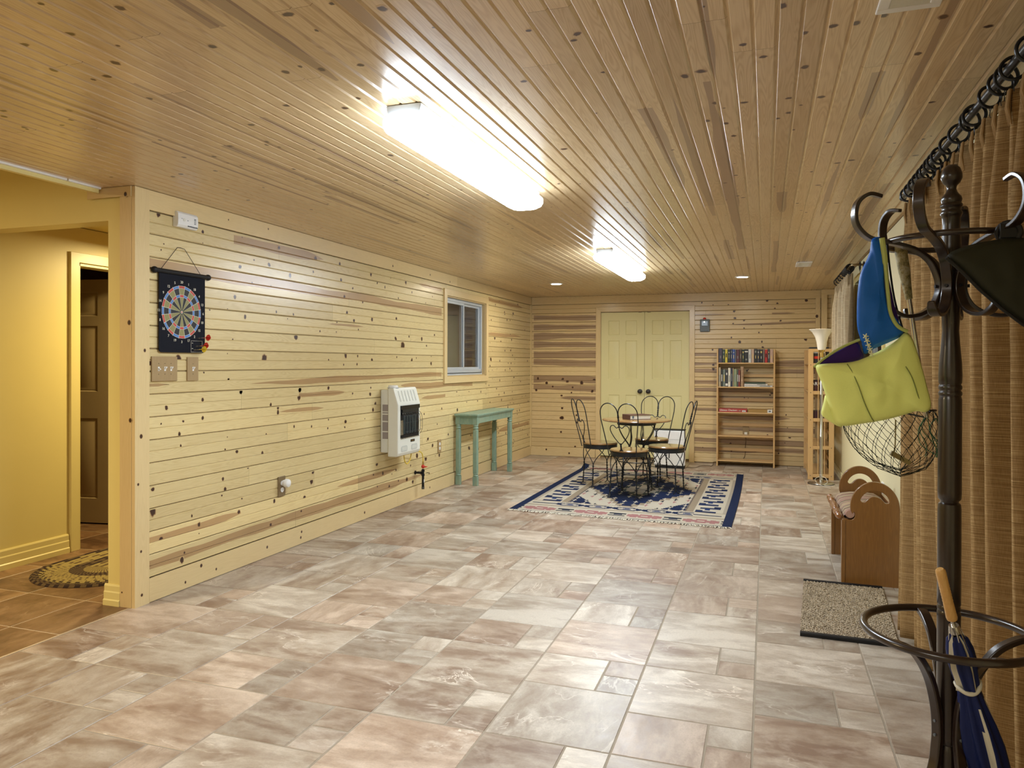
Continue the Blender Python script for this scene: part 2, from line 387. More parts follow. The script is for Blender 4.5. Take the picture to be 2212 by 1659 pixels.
# ------------------------------------------------------------ tongue-and-groove boards
def wav(seed):
    r = random.Random(seed); p = [(r.uniform(1.0, 3.0), r.uniform(0, 6.28), .6), (r.uniform(3.5, 7), r.uniform(0, 6.28), .3), (r.uniform(9, 16), r.uniform(0, 6.28), .13)]
    return lambda x: sum(a*math.sin(f*x+q) for f, q, a in p)
def boards(mb, O, U, V, Nn, u0, u1, cuts, holes=(), streaks=(), knots=(), seed=1, seg=(2.4, 4.2), du=.07, gd=.009, gw=.0058, mid=True, tint=1.0, mg=.0042, md_=.0055):
    """planks along U between the V positions in cuts; every plank has a V groove at its edges and a shallow one at mid width.
    streaks: (u0,u1,v,width) heartwood bands; knots: (u,v,radius)"""
    O, U, V, Nn = map(Vector, (O, U, V, Nn)); rn = random.Random(seed)
    P = lambda u, v, h: O+U*u+V*v+Nn*h
    meta = []
    for bi in range(len(cuts)-1):
        a, c = cuts[bi], cuts[bi+1]; mdl = (a+c)/2
        js = [u0]; x = u0+rn.uniform(.5, seg[1])
        while x < u1-.4: js.append(x); x += rn.uniform(*seg)
        js.append(u1)
        st = [s for s in streaks if a <= s[2] < c]
        fl = [(q, wav(hash((round(q[0]*100), round(q[2]*1000))) % 9999), wav(hash((round(q[1]*100), round(q[2]*1000), 5)) % 9999)) for q in st]
        def heart(u):
            for q, f1, f2 in fl:
                if q[0] <= u <= q[1]:
                    L_ = q[1]-q[0]; t = (u-q[0])/L_
                    tl = q[4] if len(q) > 4 else 1; tr = q[5] if len(q) > 5 else 1
                    e = 1.0
                    if tl: e *= min(1, (t/.22)**.7) if t < .22 else 1
                    if tr: e *= min(1, ((1-t)/.22)**.7) if t > .78 else 1
                    wd_ = q[3]*e; cc = q[2]+(q[6]*(t-.5) if len(q) > 6 else 0)
                    return (cc-wd_/2+f1(u*1.6)*.20*q[3], cc+wd_/2+f2(u*1.6)*.20*q[3])
            return None
        hb = [h for h in holes if h[2] < c and h[3] > a]
        if mid: strips = [(a, a+gw, -gd, 0), (a+gw, mdl-mg, 0, 0), (mdl-mg, mdl, 0, -md_), (mdl, mdl+mg, -md_, 0), (mdl+mg, c-gw, 0, 0), (c-gw, c, 0, -gd)]
        else: strips = [(a, a+gw, -gd, 0), (a+gw, c-gw, 0, 0), (c-gw, c, 0, -gd)]
        for k in range(len(js)-1):
            s0, s1 = js[k]+(.0006 if k else 0), js[k+1]-(.0006 if k < len(js)-2 else 0)
            tn = min(1, max(0, .5+rn.gauss(0, .16)*tint)); ou, ov = rn.uniform(0, 50), rn.uniform(0, 50)
            meta.append((s0, s1, a, c, tn, ou, ov))
            ub = {s0, s1}
            for h in hb:
                for e in h[:2]:
                    if s0 < e < s1: ub.add(e)
            for q in st:
                if q[1] > s0 and q[0] < s1:
                    x = max(s0, q[0]); e1 = min(s1, q[1]); n = max(1, int((e1-x)/du))
                    for i in range(n+1): ub.add(x+(e1-x)*i/n)
            ub = sorted(ub)
            for p, q in zip(ub[:-1], ub[1:]):
                if q-p < 1e-5: continue
                hh = [h for h in hb if h[0] <= (p+q)/2 <= h[1]]
                inb = st and any(z[0]-1e-6 <= (p+q)/2 <= z[1]+1e-6 for z in st)
                H0 = heart(min(max(p, 0 if not inb else p+1e-6), q)) if inb else None
                H1 = heart(q-1e-6) if inb else None
                for (va, vb, ha, hb_) in strips:
                    rngs = [(va, vb)]
                    for h in hh:
                        nr = []
                        for (x, y) in rngs:
                            if y <= h[2] or x >= h[3]: nr.append((x, y)); continue
                            if x < h[2]: nr.append((x, h[2]))
                            if y > h[3]: nr.append((h[3], y))
                        rngs = nr
                    for (x, y) in rngs:
                        ht = lambda v: ha+(hb_-ha)*(v-va)/(vb-va)
                        if H0 and H1:
                            cl = lambda z: min(max(z, x), y)
                            le = [(x, cl(H0[0]), cl(H1[0]), 0), (None, None, None, 1), (None, None, None, 0)]
                            l0 = [x, cl(H0[0]), cl(H0[1]), y]; l1 = [x, cl(H1[0]), cl(H1[1]), y]; hv = [0, 1, 0]
                        else: l0 = [x, y]; l1 = [x, y]; hv = [0]
                        for i in range(len(l0)-1):
                            if l0[i+1]-l0[i] < 1e-6 and l1[i+1]-l1[i] < 1e-6: continue
                            cs = [(p, l0[i]), (q, l1[i]), (q, l1[i+1]), (p, l0[i+1])]
                            mb.poly([P(u, v, ht(v)) for u, v in cs], 0, [(u+ou, v+ov) for u, v in cs], [(hv[i], 0, tn, 1)]*4)
    # knots: dark pin and branch knots set in the board faces
    for u, v, r in knots:
        if any(h[0]-.01 < u < h[1]+.01 and h[2]-.01 < v < h[3]+.01 for h in holes): continue
        mt = [z for z in meta if z[0] <= u <= z[1] and z[2] <= v <= z[3]]
        if not mt: continue
        z = mt[0]; a, c = z[2], z[3]; md = (a+c)/2
        lo, hi = ((a+gw, md-mg) if v < md else (md+mg, c-gw)) if mid else (a+gw, c-gw)
        v = min(max(v, lo+r*.4), hi-r*.4)
        inh = any(s[0] < u < s[1] and abs(v-s[2]) < s[3]*.5 and a <= s[2] < c for s in streaks)
        e = rn.uniform(1.0, 1.45); an = rn.choice([0, PI/2, PI/2, rn.uniform(0, PI)]); n = 14
        jit = [rn.uniform(.85, 1.15) for _ in range(n)]
        rr = [(.0, .9), (.62, 1.0), (.86, .82), (1.08, .42), (1.5, 0.0)]
        ring = []
        for (fr, kv) in rr:
            row = []
            for i in range(n):
                t = 2*PI*i/n; x = math.cos(t)*r*fr*e*jit[i]; y = math.sin(t)*r*fr*jit[i]
                uu = u+x*math.cos(an)-y*math.sin(an); vv = v+x*math.sin(an)+y*math.cos(an)
                row.append((uu, min(max(vv, lo), hi)))
            ring.append((row, kv))
        for k in range(len(rr)-1):
            (ra, ka), (rb, kb) = ring[k], ring[k+1]
            for i in range(n):
                j = (i+1) % n
                cs = [(ra[i], ka), (rb[i], kb), (rb[j], kb), (ra[j], ka)]
                hv = 1 if inh else 0
                if k == 0: cs = cs[1:] if False else [(ra[i], ka), (rb[i], kb), (rb[j], kb)]
                mb.poly([P(q[0], q[1], .0004) for q, _ in cs], 0, [(q[0]+z[5], q[1]+z[6]) for q, _ in cs], [(hv, kv, z[4], 1) for _, kv in cs])

PB = .128
cutz = [0.132+PB*i for i in range(17)]          # 0.132 .. 2.180
LKN = [(3.34,2.174,10),(3.55,2.242,5),(3.69,2.128,8),(3.91,2.277,3),(4.33,2.277,9),(3.38,2.009,3),(3.36,1.972,4),(3.69,2.061,3),(4.05,2.154,3),(4.44,2.143,9),(4.89,2.116,14),(4.9,2.216,10),(4.17,2.021,5),(4.33,2.01,9),(4.03,1.958,9),(4.57,1.962,10),(4.86,2.023,6),(4.15,1.866,5),(4.35,1.866,3),(3.98,1.758,9),(3.75,1.668,5),(4.08,1.636,9),(4.41,1.69,6),(4.61,1.684,6),(4.54,1.649,3),(3.91,1.676,3),(4.95,1.577,6),(4.64,1.52,14),(3.96,1.48,5),(3.91,1.392,3),(4.28,1.355,20),(3.49,1.36,17),(3.28,1.33,7),(3.7,1.281,5),(3.92,1.221,5),(4.04,1.145,9),(4.69,1.133,10),(3.69,1.107,8),(4.04,1.145,9),(3.4,1.076,8),(4.69,1.133,10),(4.68,1.086,14),(4.35,1.042,9),(4.43,1.019,9),(4.43,0.986,9),(3.69,0.996,8),(3.53,0.988,5),(3.36,0.986,4),(3.92,1.225,5),(3.5,0.914,8),(3.51,0.846,5),(4.62,0.87,6),(4.84,0.853,6),(4.3,0.843,5),(3.91,0.86,3),(3.89,0.782,5),(4.0,0.758,9),(4.26,0.711,9),(4.11,0.64,5),(3.87,0.598,8),(3.3,0.623,8),(3.89,0.529,9),(3.86,0.495,5),(4.05,0.446,5),(4.86,0.507,10),(4.84,0.44,14),(4.39,0.368,9),(4.75,0.331,10),(4.57,0.464,3),(3.3,0.5,16),(3.6,0.417,5),(3.66,0.352,8),(4.02,0.36,9),(3.36,0.333,8),(3.54,0.211,5),(4.35,0.21,9),(4.71,0.237,6),(3.52,0.173,11),(3.66,0.107,8),(3.79,0.016,8),(3.51,0.041,5),(4.29,0.066,9),(4.69,0.088,6),(4.68,0.048,6),(3.66,0.298,3),(5.25,1.999,11),(5.84,2.04,7),(5.43,1.953,7),(6.39,2.107,13),(6.09,2.111,4),(5.98,2.016,7),(6.52,2.019,8),(6.24,1.938,7),(5.23,2.117,11),(5.73,2.111,12),(6.99,2.016,5),(6.83,1.939,5),(5.59,1.859,7),(5.3,1.861,11),(5.34,1.738,11),(5.45,1.685,11),(5.75,1.714,12),(6.2,1.74,12),(5.19,1.665,6),(5.52,1.611,7),(5.18,1.58,4),(6.19,1.557,12),(6.46,1.589,8),(6.74,1.574,13),(6.33,1.496,27),(6.85,1.508,8),(7.04,1.624,8),(5.32,1.399,15),(5.51,1.391,7),(6.21,1.388,7),(6.62,1.383,5),(6.96,1.404,5),(5.07,1.351,6),(5.29,1.319,6),(5.5,1.323,7),(5.75,1.348,12),(6.52,1.351,13),(6.96,1.335,14),(5.07,1.137,11),(5.73,1.119,7),(5.72,1.063,12),(5.43,1.082,7),(5.81,0.967,12),(5.77,0.924,12),(5.32,0.854,11),(5.07,0.895,6),(5.31,0.81,6),(5.63,0.856,4),(5.06,0.822,6),(7.23,0.852,8),(7.65,0.816,15),(6.8,0.824,8),(8.25,0.732,9),(7.63,1.018,9),(7.99,1.006,5),(8.37,0.989,9),(7.7,0.969,5),(8.54,0.963,6),(9.23,1.978,10),(9.57,1.998,18),(8.85,1.653,17),(9.08,1.613,10),(9.51,1.652,11),(8.71,1.384,17),(8.68,1.297,10),(9.24,1.498,10),(9.47,1.505,11),(9.04,1.36,10),(9.49,1.346,11),(9.44,1.262,11),(9.04,1.113,10),(8.92,1.011,10),(5.84,0.45,12),(5.95,0.344,12),(5.78,0.355,7),(6.2,0.341,7),(6.5,0.344,8),(6.64,0.422,18),(6.84,0.371,19),(7.0,0.485,14),(6.89,0.577,14),(7.17,0.373,14),(6.42,0.221,13),(6.07,0.202,12),(6.55,0.187,13),(6.92,0.209,8),(7.7,0.562,9),(8.05,0.496,9),(8.0,0.352,16),(8.28,0.32,16),(5.85,0.241,7),(6.25,0.233,7)]
LSTR = [  # heartwood bands on the left wall, as seen: (y0,y1,z,width,taper left,taper right)
 (3.97, 5.0, 2.132, .055, 0, 1), (3.24, 7.22, 1.880, .066, 0, 0, -.01), (4.13, 7.22, 1.206, .040, 1, 0, .022), (3.24, 3.42, 1.208, .022, 0, 1),
 (6.3, 8.1, 1.108, .062, 1, 0, -.02), (6.73, 7.32, .985, .036, 1, 0), (4.45, 5.0, .987, .022, 1, 1), (3.24, 4.04, .344, .042, 0, 1, .01),
 (3.24, 6.9, .213, .060, 0, 1, .02), (5.5, 8.30, 2.196, .058, 0, 0), (6.67, 7.22, 2.108, .034, 1, 0), (8.62, 10.0, 2.118, .050, 0, 1, -.02),
 (5.06, 5.6, 1.640, .02, 1, 1), (4.68, 5.3, 1.095, .03, 0, 1), (5.2, 6.2, .345, .045, 1, 1), (9.0, 10.3, .47, .06, 1, 0), (8.4, 9.9, 1.70, .04, 1, 1)]
rn = random.Random(7)
kn = [(y, z, r*.00115) for y, z, r in LKN]
for _ in range(60): kn.append((rn.uniform(8.5, 10.3), rn.uniform(.15, 2.17), rn.choice([.006, .008, .01, .012])))
for _ in range(40): kn.append((rn.uniform(6.0, 10.3), rn.uniform(.15, .95), rn.choice([.005, .007, .009, .012])))
WIN = (7.33, 8.51, 1.185, 2.06)               # y0,y1,z0,z1 of the left wall window
mb = MB()
boards(mb, (XL, 0, 0), (0, 1, 0), (0, 0, 1), (1, 0, 0), YN+.09, YF, cutz, [WIN], LSTR, kn, 3)
mb.box(XL-.12, XL-.007, YN+.02, WIN[0], 0, H, 1); mb.box(XL-.12, XL-.007, WIN[1], YF+.1, 0, H, 1)
mb.box(XL-.12, XL-.007, WIN[0], WIN[1], 0, WIN[2], 1); mb.box(XL-.12, XL-.007, WIN[0], WIN[1], WIN[3], H, 1)
struct(obj('wall_left', mb, [M['pine_wall'], M['backing']], world=True))

# far wall
DX0, DX1, DZ = -2.21, -0.985, 2.06            # double door opening
FSTR = [(-3.2, -2.28, 1.985, .066, 0, 0), (-3.2, -2.28, 1.853, .064, 0, 0), (-3.2, -2.28, 1.722, .080, 0, 0), (-3.2, -2.28, 1.598, .080, 0, 0),
        (-3.2, -2.28, 1.468, .100, 0, 0), (-3.2, -2.28, 1.346, .098, 0, 0), (-3.2, -2.28, 1.105, .092, 0, 0), (-3.2, -2.28, .985, .090, 0, 0),
        (-2.80, -2.28, .842, .050, 1, 0), (-.47, .60, 1.868, .028, 1, 0, .02), (.07, .35, 2.0, .022, 0, 1), (-.92, -.49, 1.998, .018, 0, 1),
        (.10, .62, 1.345, .075, 0, 0), (.10, .62, 1.235, .070, 0, 0), (-.92, -.58, 1.462, .050, 0, 0), (-.92, -.58, 1.335, .04, 0, 0), (-.92, -.58, 1.245, .055, 0, 0),
        (-.92, .62, .893, .030, 0, 0), (-.6, .62, .470, .055, 1, 0), (-.92, .62, .300, .070, 0, 0, -.02), (.1, .62, .200, .050, 1, 0), (-.92, .1, 1.09, .05, 0, 1),
        (-.92, -.2, .72, .045, 0, 1), (-.6, .3, .62, .05, 1, 1), (-.92, .2, .42, .05, 0, 1), (-.5, .4, 1.40, .045, 1, 1), (-.92, .0, .18, .05, 0, 1), (-.92, .1, .98, .05, 0, 1)]
FKN = [(-3.135,1.114,.013),(-2.763,1.106,.016),(-2.693,1.078,.016),(-2.484,1.062,.018),(-2.302,1.098,.014),(-3.004,1.047,.018),(-2.912,.999,.011),(-2.617,.992,.012),(-3.16,.951,.013),(-2.634,.915,.010),(-2.329,.943,.015),(-2.779,.872,.011),(-2.77,.7,.016),(-2.773,.552,.022),(-2.559,.585,.012),(-2.555,.49,.012),(-2.785,.347,.012),(-2.578,.134,.012),
 (.489,2.16,.016),(.009,2.17,.014),(.136,2.124,.012),(.105,2.06,.010),(-.406,2.037,.013),(-.396,1.944,.012),(-.279,1.916,.010),(.176,1.901,.010),(-.419,1.871,.008),(-.062,1.854,.010),(-.279,1.808,.009),(-.092,1.749,.008),(-.44,1.686,.009),(-.334,1.621,.016),(-.055,1.628,.009),(.483,1.661,.016),(-.043,1.549,.012),(-.682,1.525,.010),(-.826,2.16,.008),(-.68,2.121,.007),(-.481,2.121,.008),(-.672,1.323,.012),(-.672,1.264,.014)]
rn = random.Random(11)
for _ in range(26): FKN.append((rn.uniform(-.9, .6), rn.uniform(.15, 1.45), rn.choice([.006, .008, .011])))
mb = MB()
boards(mb, (0, YF, 0), (1, 0, 0), (0, 0, 1), (0, -1, 0), XL, XR, [.004]+cutz, [(DX0, DX1, -1, DZ)], FSTR, FKN, 5)
mb.box(XL-.1, DX0, YF+.007, YF+.12, 0, H, 1); mb.box(DX1, XR+.1, YF+.007, YF+.12, 0, H, 1); mb.box(DX0, DX1, YF+.007, YF+.12, DZ, H, 1)
mb.box(DX0-.1, DX1+.1, YF+.13, YF+.16, 0, H, 1)
struct(obj('wall_far', mb, [M['pine_far'], M['backing']], world=True))

# ceiling
cx = [.025+.1305*i for i in range(-28, 8)]
CSTR = []
for a in [(1.2, 2.6, -.165, .035, 0, 1), (2.3, 6.5, -.192, .060, 1, 0), (2.8, 4.2, -.430, .050, 0, 1, .0), (2.69, 3.2, .345, .05, 0, 1), (4.4, 5.0, .085, .05, 0, 1), (3.8, 5.2, .325, .025, 1, 1), (6.3, 8.2, .63, .05, 1, 0),
          (1.0, 2.2, -1.375, .05, 0, 1), (1.6, 3.6, -2.45, .05, 0, 1), (2.3, 3.7, -2.34, .05, 0, 1), (2.7, 4.6, -2.25, .05, 0, 0), (2.0, 3.0, -2.06, .035, 0, 1), (1.2, 2.0, -1.06, .05, 0, 1), (2.8, 5.0, -1.98, .04, 1, 1)]: CSTR.append(a)
rn = random.Random(21)
for i in range(30):
    x = rn.choice(cx[4:-2])+.065+rn.uniform(-.03, .03); y = rn.uniform(-1, 9.6)
    CSTR.append((y, min(YF, y+rn.uniform(.7, 2.4)), x, rn.uniform(.02, .055), rn.choice([0, 1]), rn.choice([0, 1])))
CKN = [(y, x, .011) for x, y in [(-1.931,1.64),(-2.12,1.653),(-1.586,1.843),(-1.243,1.738),(-1.373,2.099),(-2.509,2.139),(-1.497,2.444),(-1.96,2.498),(-2.577,2.795),(-2.598,3.043),(-2.814,3.041),(-1.65,1.564),(-1.497,2.08),(-1.967,1.845),(-2.199,1.825),(-2.085,1.923),(-2.857,2.235),(-1.681,2.351),(.174,2.285),(.231,2.285),(.034,2.114),(.113,2.572),(-.206,2.503),(-.26,2.528),(.181,2.877)]]
CKN += [(y, x, .009) for x, y in [(.097,2.306),(-.013,2.445),(-.08,2.85),(-.179,2.823),(-.155,3.075),(-.133,3.253),(-.151,3.936),(-.209,4.085),(.565,3.06),(.618,3.551),(.641,3.816),(.589,2.425),(.436,2.57),(.546,3.806),(.316,3.846),(.251,3.477),(.032,3.076),(.072,2.854),(.211,3.98),(.258,4.29),(.17,4.736)]]
for i in range(420): CKN.append((rn.uniform(0, YF), rn.uniform(-3.6, .8), rn.choice([.004, .005, .006, .007, .009, .011])))
CLX = -3.46                                      # where the board ceiling stops on the left
mb = MB()
cuts = [c for c in cx if CLX < c < XR]; cuts = [CLX]+cuts+[XR]
boards(mb, (0, 0, H), (0, 1, 0), (1, 0, 0), (0, 0, -1), YB, YF, cuts, [], CSTR, CKN, 9, (2.6, 4.9), .08, tint=1.1, gw=.0075, gd=.0060, mg=.0065, md_=.0052)
mb.box(CLX, XR+.1, YB-.1, YF+.1, H+.007, H+.1, 1)
struct(obj('ceiling', mb, [M['pine_ceil'], M['backing']], world=True))

# main floor: three tile sizes in rows that run the length of the room
mb = MB(); rn = random.Random(4); G = .0028; W_ = .458
def tile(x0, x1, y0, y1, lim):
    x0, x1 = max(x0, lim[0]), min(x1, lim[1]); y0, y1 = max(y0, lim[2]), min(y1, lim[3])
    if x1-x0 < .02 or y1-y0 < .02: return
    x0 += G; x1 -= G; y0 += G; y1 -= G; a = (rn.random(), rn.random(), rn.random(), 1); ou, ov = rn.uniform(0, 90), rn.uniform(0, 90)
    rt = rn.random() < .35; fl = rn.choice([-1, 1]); e = .0022
    uvf = (lambda p: (p[1]*fl+ou, p[0]+ov)) if rt else (lambda p: (p[0]*fl+ou, p[1]+ov))
    t = [(x0+e, y0+e), (x1-e, y0+e), (x1-e, y1-e), (x0+e, y1-e)]; b_ = [(x0, y0), (x1, y0), (x1, y1), (x0, y1)]
    mb.poly([(p[0], p[1], 0) for p in t], 0, [uvf(p) for p in t], [a]*4)
    for i in range(4):
        j = (i+1) % 4; cs = [b_[i], b_[j], t[j], t[i]]
        mb.poly([(b_[i][0], b_[i][1], -.0022), (b_[j][0], b_[j][1], -.0022), (t[j][0], t[j][1], 0), (t[i][0], t[i][1], 0)], 0, [uvf(p) for p in cs], [a]*4)
lim = (XL-.01, XR+.05, YB, YF+.05)
for n in range(-9, 4):
    x0 = -.038+W_*n*1.008; x1 = x0+W_*1.008; y = (2.52 if n % 2 == 0 else 2.845)
    if n in (-4, -3, 0, 1): pass
    y -= .79*8
    while y < YF+.1:
        tile(x0, x1, y, y+.465, lim)
        ya, yb = y+.465, y+.79; xs = x0+.305
        if rn.random() < .0: xs = x0+.155
        tile(x0, xs, ya, yb, lim); tile(xs, x1, ya, (ya+yb)/2, lim); tile(xs, x1, (ya+yb)/2, yb, lim)
        y += .79
mb.box(XL-.012, XR+.1, YB-.1, YF+.1, -.06, -.0015, 1)
struct(obj('floor', mb, [M['tile'], M['grout']], world=True))
# brown tiles of the hall side
mb = MB(); lim = (-7.2, XL-.02, YB, 7.5)
for i in range(-3, 10):
    for j in range(-13, 12): tile(XL-.02-.335-.425*i-.0, XL-.02-.335-.425*i+.425, 3.175+.437*j, 3.175+.437*(j+1), lim)
mb.box(-7.3, XL-.013, YB-.1, 7.6, -.06, -.0015, 1)
mb.box(XL-.022, XL-.010, YB, YN-.02, -.01, .0012, 1)
struct(obj('floor_hall', mb, [M['tileh'], M['grouth']], world=True))

# right wall with its two window openings, back wall, far left shell
WR1 = (6.15, 7.95, 1.0, 2.12); WR2 = (2.0, 4.2, .9, 2.08)
mb = MB()
def wall_x(mb, x0, x1, y0, y1, z0, z1, holes, mi=0):
    ys = sorted({y0, y1}|{h[0] for h in holes}|{h[1] for h in holes})
    for a, b_ in zip(ys[:-1], ys[1:]):
        hs = [h for h in holes if h[0] <= (a+b_)/2 <= h[1]]
        if not hs: mb.box(x0, x1, a, b_, z0, z1, mi)
        else:
            for h in hs:
                if h[2] > z0: mb.box(x0, x1, a, b_, z0, h[2], mi)
                if h[3] < z1: mb.box(x0, x1, a, b_, h[3], z1, mi)
wall_x(mb, XR, XR+.14, YB, YF+.1, 0, H, [WR1, WR2])
struct(obj('wall_right', mb, M['drywall'], world=True))
mb = MB(); mb.box(-7.2, XR+.1, YB-.12, YB, 0, 2.63); struct(obj('wall_back', mb, M['drywall'], world=True))
mb = MB(); mb.box(-7.3, -7.18, YB, 7.6, 0, 2.63); mb.box(-7.3, XL-.75, 7.45, 7.6, 0, H+.02); struct(obj('wall_outer_left', mb, M['hallwall'], world=True))
mb = MB(); mb.box(-7.3, CLX, YN+.05, 7.6, H+.004, H+.1); mb.box(-7.3, CLX+.05, YB-.1, YN+.1, 2.62, 2.70); mb.box(CLX-.005, CLX+.04, YB, YN+.05, H+.02, 2.63); struct(obj('ceiling_hall', mb, M['hallwall'], world=True))
# yellow wall facing the camera, with the wide opening into the hall
OX = -3.43; OZ = 2.113
mb = MB(); mb.box(OX, XL-.085, YN, YN+.115, 0, H); mb.box(-7.2, OX, YN, YN+.115, OZ, 2.63); mb.box(-7.2, -5.2, YN, YN+.115, 0, OZ)
struct(obj('wall_hall_front', mb, M['hallwall'], world=True))
# wall on the left of the hall with a doorway
XH = -4.63; HD = (4.02, 4.86, 2.04)
mb = MB(); wall_x(mb, XH-.12, XH, YN+.115, 7.4, 0, H, [(HD[0], HD[1], -1, HD[2])]); struct(obj('wall_hall_left', mb, M['hallwall'], world=True))
mb = MB(); mb.box(XH, XL-.12, 6.6, 6.7, 0, H); struct(obj('wall_hall_end', mb, M['hallwall'], world=True))
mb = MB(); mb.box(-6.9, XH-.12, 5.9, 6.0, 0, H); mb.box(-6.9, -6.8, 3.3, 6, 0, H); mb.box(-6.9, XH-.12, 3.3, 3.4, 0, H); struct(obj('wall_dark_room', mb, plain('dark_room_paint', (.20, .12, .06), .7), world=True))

def casing(name, pts_out, O, A, B, Nn, wd_, t, mat, parent=None, prof=None):
    """mitred flat casing round the rectangle (a0,a1,b0,b1); returns list of boards"""
    a0, a1, b0, b1, bot = pts_out; O, A, B, Nn = map(Vector, (O, A, B, Nn)); out = []
    segs = [([(a0-wd_, b0-(wd_ if bot else 0)), (a0, b0), (a0, b1), (a0-wd_, b1+wd_)], 1), ([(a1, b0), (a1+wd_, b0-(wd_ if bot else 0)), (a1+wd_, b1+wd_), (a1, b1)], 1), ([(a0-wd_, b1+wd_), (a0, b1), (a1, b1), (a1+wd_, b1+wd_)], 0)]
    if bot: segs.append(([(a0-wd_, b0-wd_), (a1+wd_, b0-wd_), (a1, b0), (a0, b0)], 0))
    mb = MB()
    for k, (o, vert) in enumerate(segs):
        p = [O+A*x+B*y for x, y in o]; q = [v+Nn*t for v in p]; n = 4
        uv = [((y, x) if vert else (x, y)) for x, y in o]; r = random.Random(k+len(name)); ou = r.uniform(0, 40)
        uv = [(x+ou, y+ou) for x, y in uv]; at = [(0, 0, r.uniform(.35, .65), 1)]*4
        mb.poly(q, 0, uv, at)
        for i in range(4):
            j = (i+1) % 4; mb.poly([p[i], p[j], q[j], q[i]], 0, [uv[i], uv[j], uv[j], uv[i]], at)
    return obj(name, mb, mat, parent, world=True, weld=True, bevel=.002)

def plank(mb, x0, x1, y0, y1, z0, z1, axis, seed=0, knots=(), tint=.5):
    """a board with wood UVs along its axis (0,1,2)"""
    r = random.Random(seed); o = r.uniform(0, 40)
    vs = [Vector((x, y, z)) for x in (x0, x1) for y in (y0, y1) for z in (z0, z1)]
    for f in [(0, 1, 3, 2), (4, 6, 7, 5), (0, 4, 5, 1), (2, 3, 7, 6), (0, 2, 6, 4), (1, 5, 7, 3)]:
        p = [vs[i] for i in f]; oth = [a for a in range(3) if a != axis]
        ext = [max(q[a] for q in p)-min(q[a] for q in p) for a in oth]; k = oth[0] if ext[0] > ext[1] else oth[1]
        mb.poly(p, 0, [(q[axis]+o, q[k]+o) for q in p], [(0, 0, tint, 1)]*4)
def dots(mb, ks, O, U, V, Nn, seed=0, heart=0, tint=.5):
    boards_k = random.Random(seed); O, U, V, Nn = map(Vector, (O, U, V, Nn))
    for u, v, r in ks:
        n = 12; rr = [(.0, .9), (.6, 1), (.85, .8), (1.1, .4), (1.5, 0)]; e = boards_k.uniform(1, 1.3); rows = []
        for fr, kv in rr: rows.append([(u+math.cos(2*PI*i/n)*r*fr, v+math.sin(2*PI*i/n)*r*fr*e) for i in range(n)])
        for k in range(4):
            for i in range(n):
                j = (i+1) % n; cs = [(rows[k][i], rr[k][1]), (rows[k+1][i], rr[k+1][1]), (rows[k+1][j], rr[k+1][1]), (rows[k][j], rr[k][1])]
                if k == 0: cs = cs[:3]
                mb.poly([O+U*q[0]+V*q[1]+Nn*.0004 for q, _ in cs], 0, [(q[1], q[0]) for q, _ in cs], [(heart, kv, tint, 1) for _, kv in cs])

# trims of the left wall: crown strip, baseboard, corner post, corner bead
mb = MB(); plank(mb, XL-.002, XL+.016, YN+.0, 7.60, 2.180, H-.002, 1, 1, tint=.60); plank(mb, XL-.002, XL+.016, 7.601, YF, 2.180, H-.002, 1, 2, tint=.25)
dots(mb, [(3.9, 2.24, .004), (4.3, 2.25, .005), (6.1, 2.22, .008), (6.9, 2.23, .008), (7.4, 2.21, .008)], (XL+.016, 0, 0), (0, 1, 0), (0, 0, 1), (1, 0, 0))
struct(obj('trim_1', mb, M['pine_trim'], world=True))
mb = MB(); plank(mb, XL, XL+.017, YN+.09, 6.2, .003, .132, 1, 3, tint=.5); plank(mb, XL, XL+.017, 6.201, YF, .003, .132, 1, 4, tint=.42)
dots(mb, [(3.53, .04, .006), (3.79, .05, .006), (4.29, .07, .008), (4.69, .09, .008), (4.68, .05, .008), (5.6, .06, .009), (6.9, .07, .008), (3.66, .105, .009)], (XL+.017, 0, 0), (0, 1, 0), (0, 0, 1), (1, 0, 0))
struct(obj('baseboard_left', mb, M['pine_trim'], world=True, bevel=.003))
mb = MB(); plank(mb, XL-.004, XL+.018, YN-.012, YN+.088, 0, H-.002, 2, 5, tint=.52); plank(mb, XL-.086, XL-.005, YN-.014, YN+.1, 0, H-.002, 2, 8, tint=.38)
dots(mb, [(YN+.055, 1.40, .007), (YN+.03, .93, .009), (YN+.03, .30, .006), (YN+.035, .06, .007), (YN+.01, .67, .006)], (XL+.018, 0, 0), (0, 1, 0), (0, 0, 1), (1, 0, 0))
dots(mb, [(XL-.02, 1.55, .010), (XL-.012, 1.02, .009), (XL-.07, .08, .004)], (0, YN-.014, 0), (1, 0, 0), (0, 0, 1), (0, -1, 0))
struct(obj('trim_2', mb, M['pine_trim'], world=True))
mb = MB(); plank(mb, XL, XL+.020, YF-.020, YF, .003, 2.18, 2, 9, tint=.35); struct(obj('trim_3', mb, M['pine_trim'], world=True))
mb = MB(); plank(mb, XL+.02, XR, YF-.016, YF, 2.180, H-.002, 0, 10, tint=.45); struct(obj('trim_4', mb, M['pine_far'], world=True))
mb = MB(); plank(mb, XL+.02, DX0-.075, YF-.017, YF, .003, .122, 0, 11, tint=.5); dots(mb, [(-3.0, .09, .01), (-2.66, .05, .01)], (0, YF-.017, 0), (1, 0, 0), (0, 0, 1), (0, -1, 0))
struct(obj('baseboard_far', mb, M['pine_far'], world=True, bevel=.003))
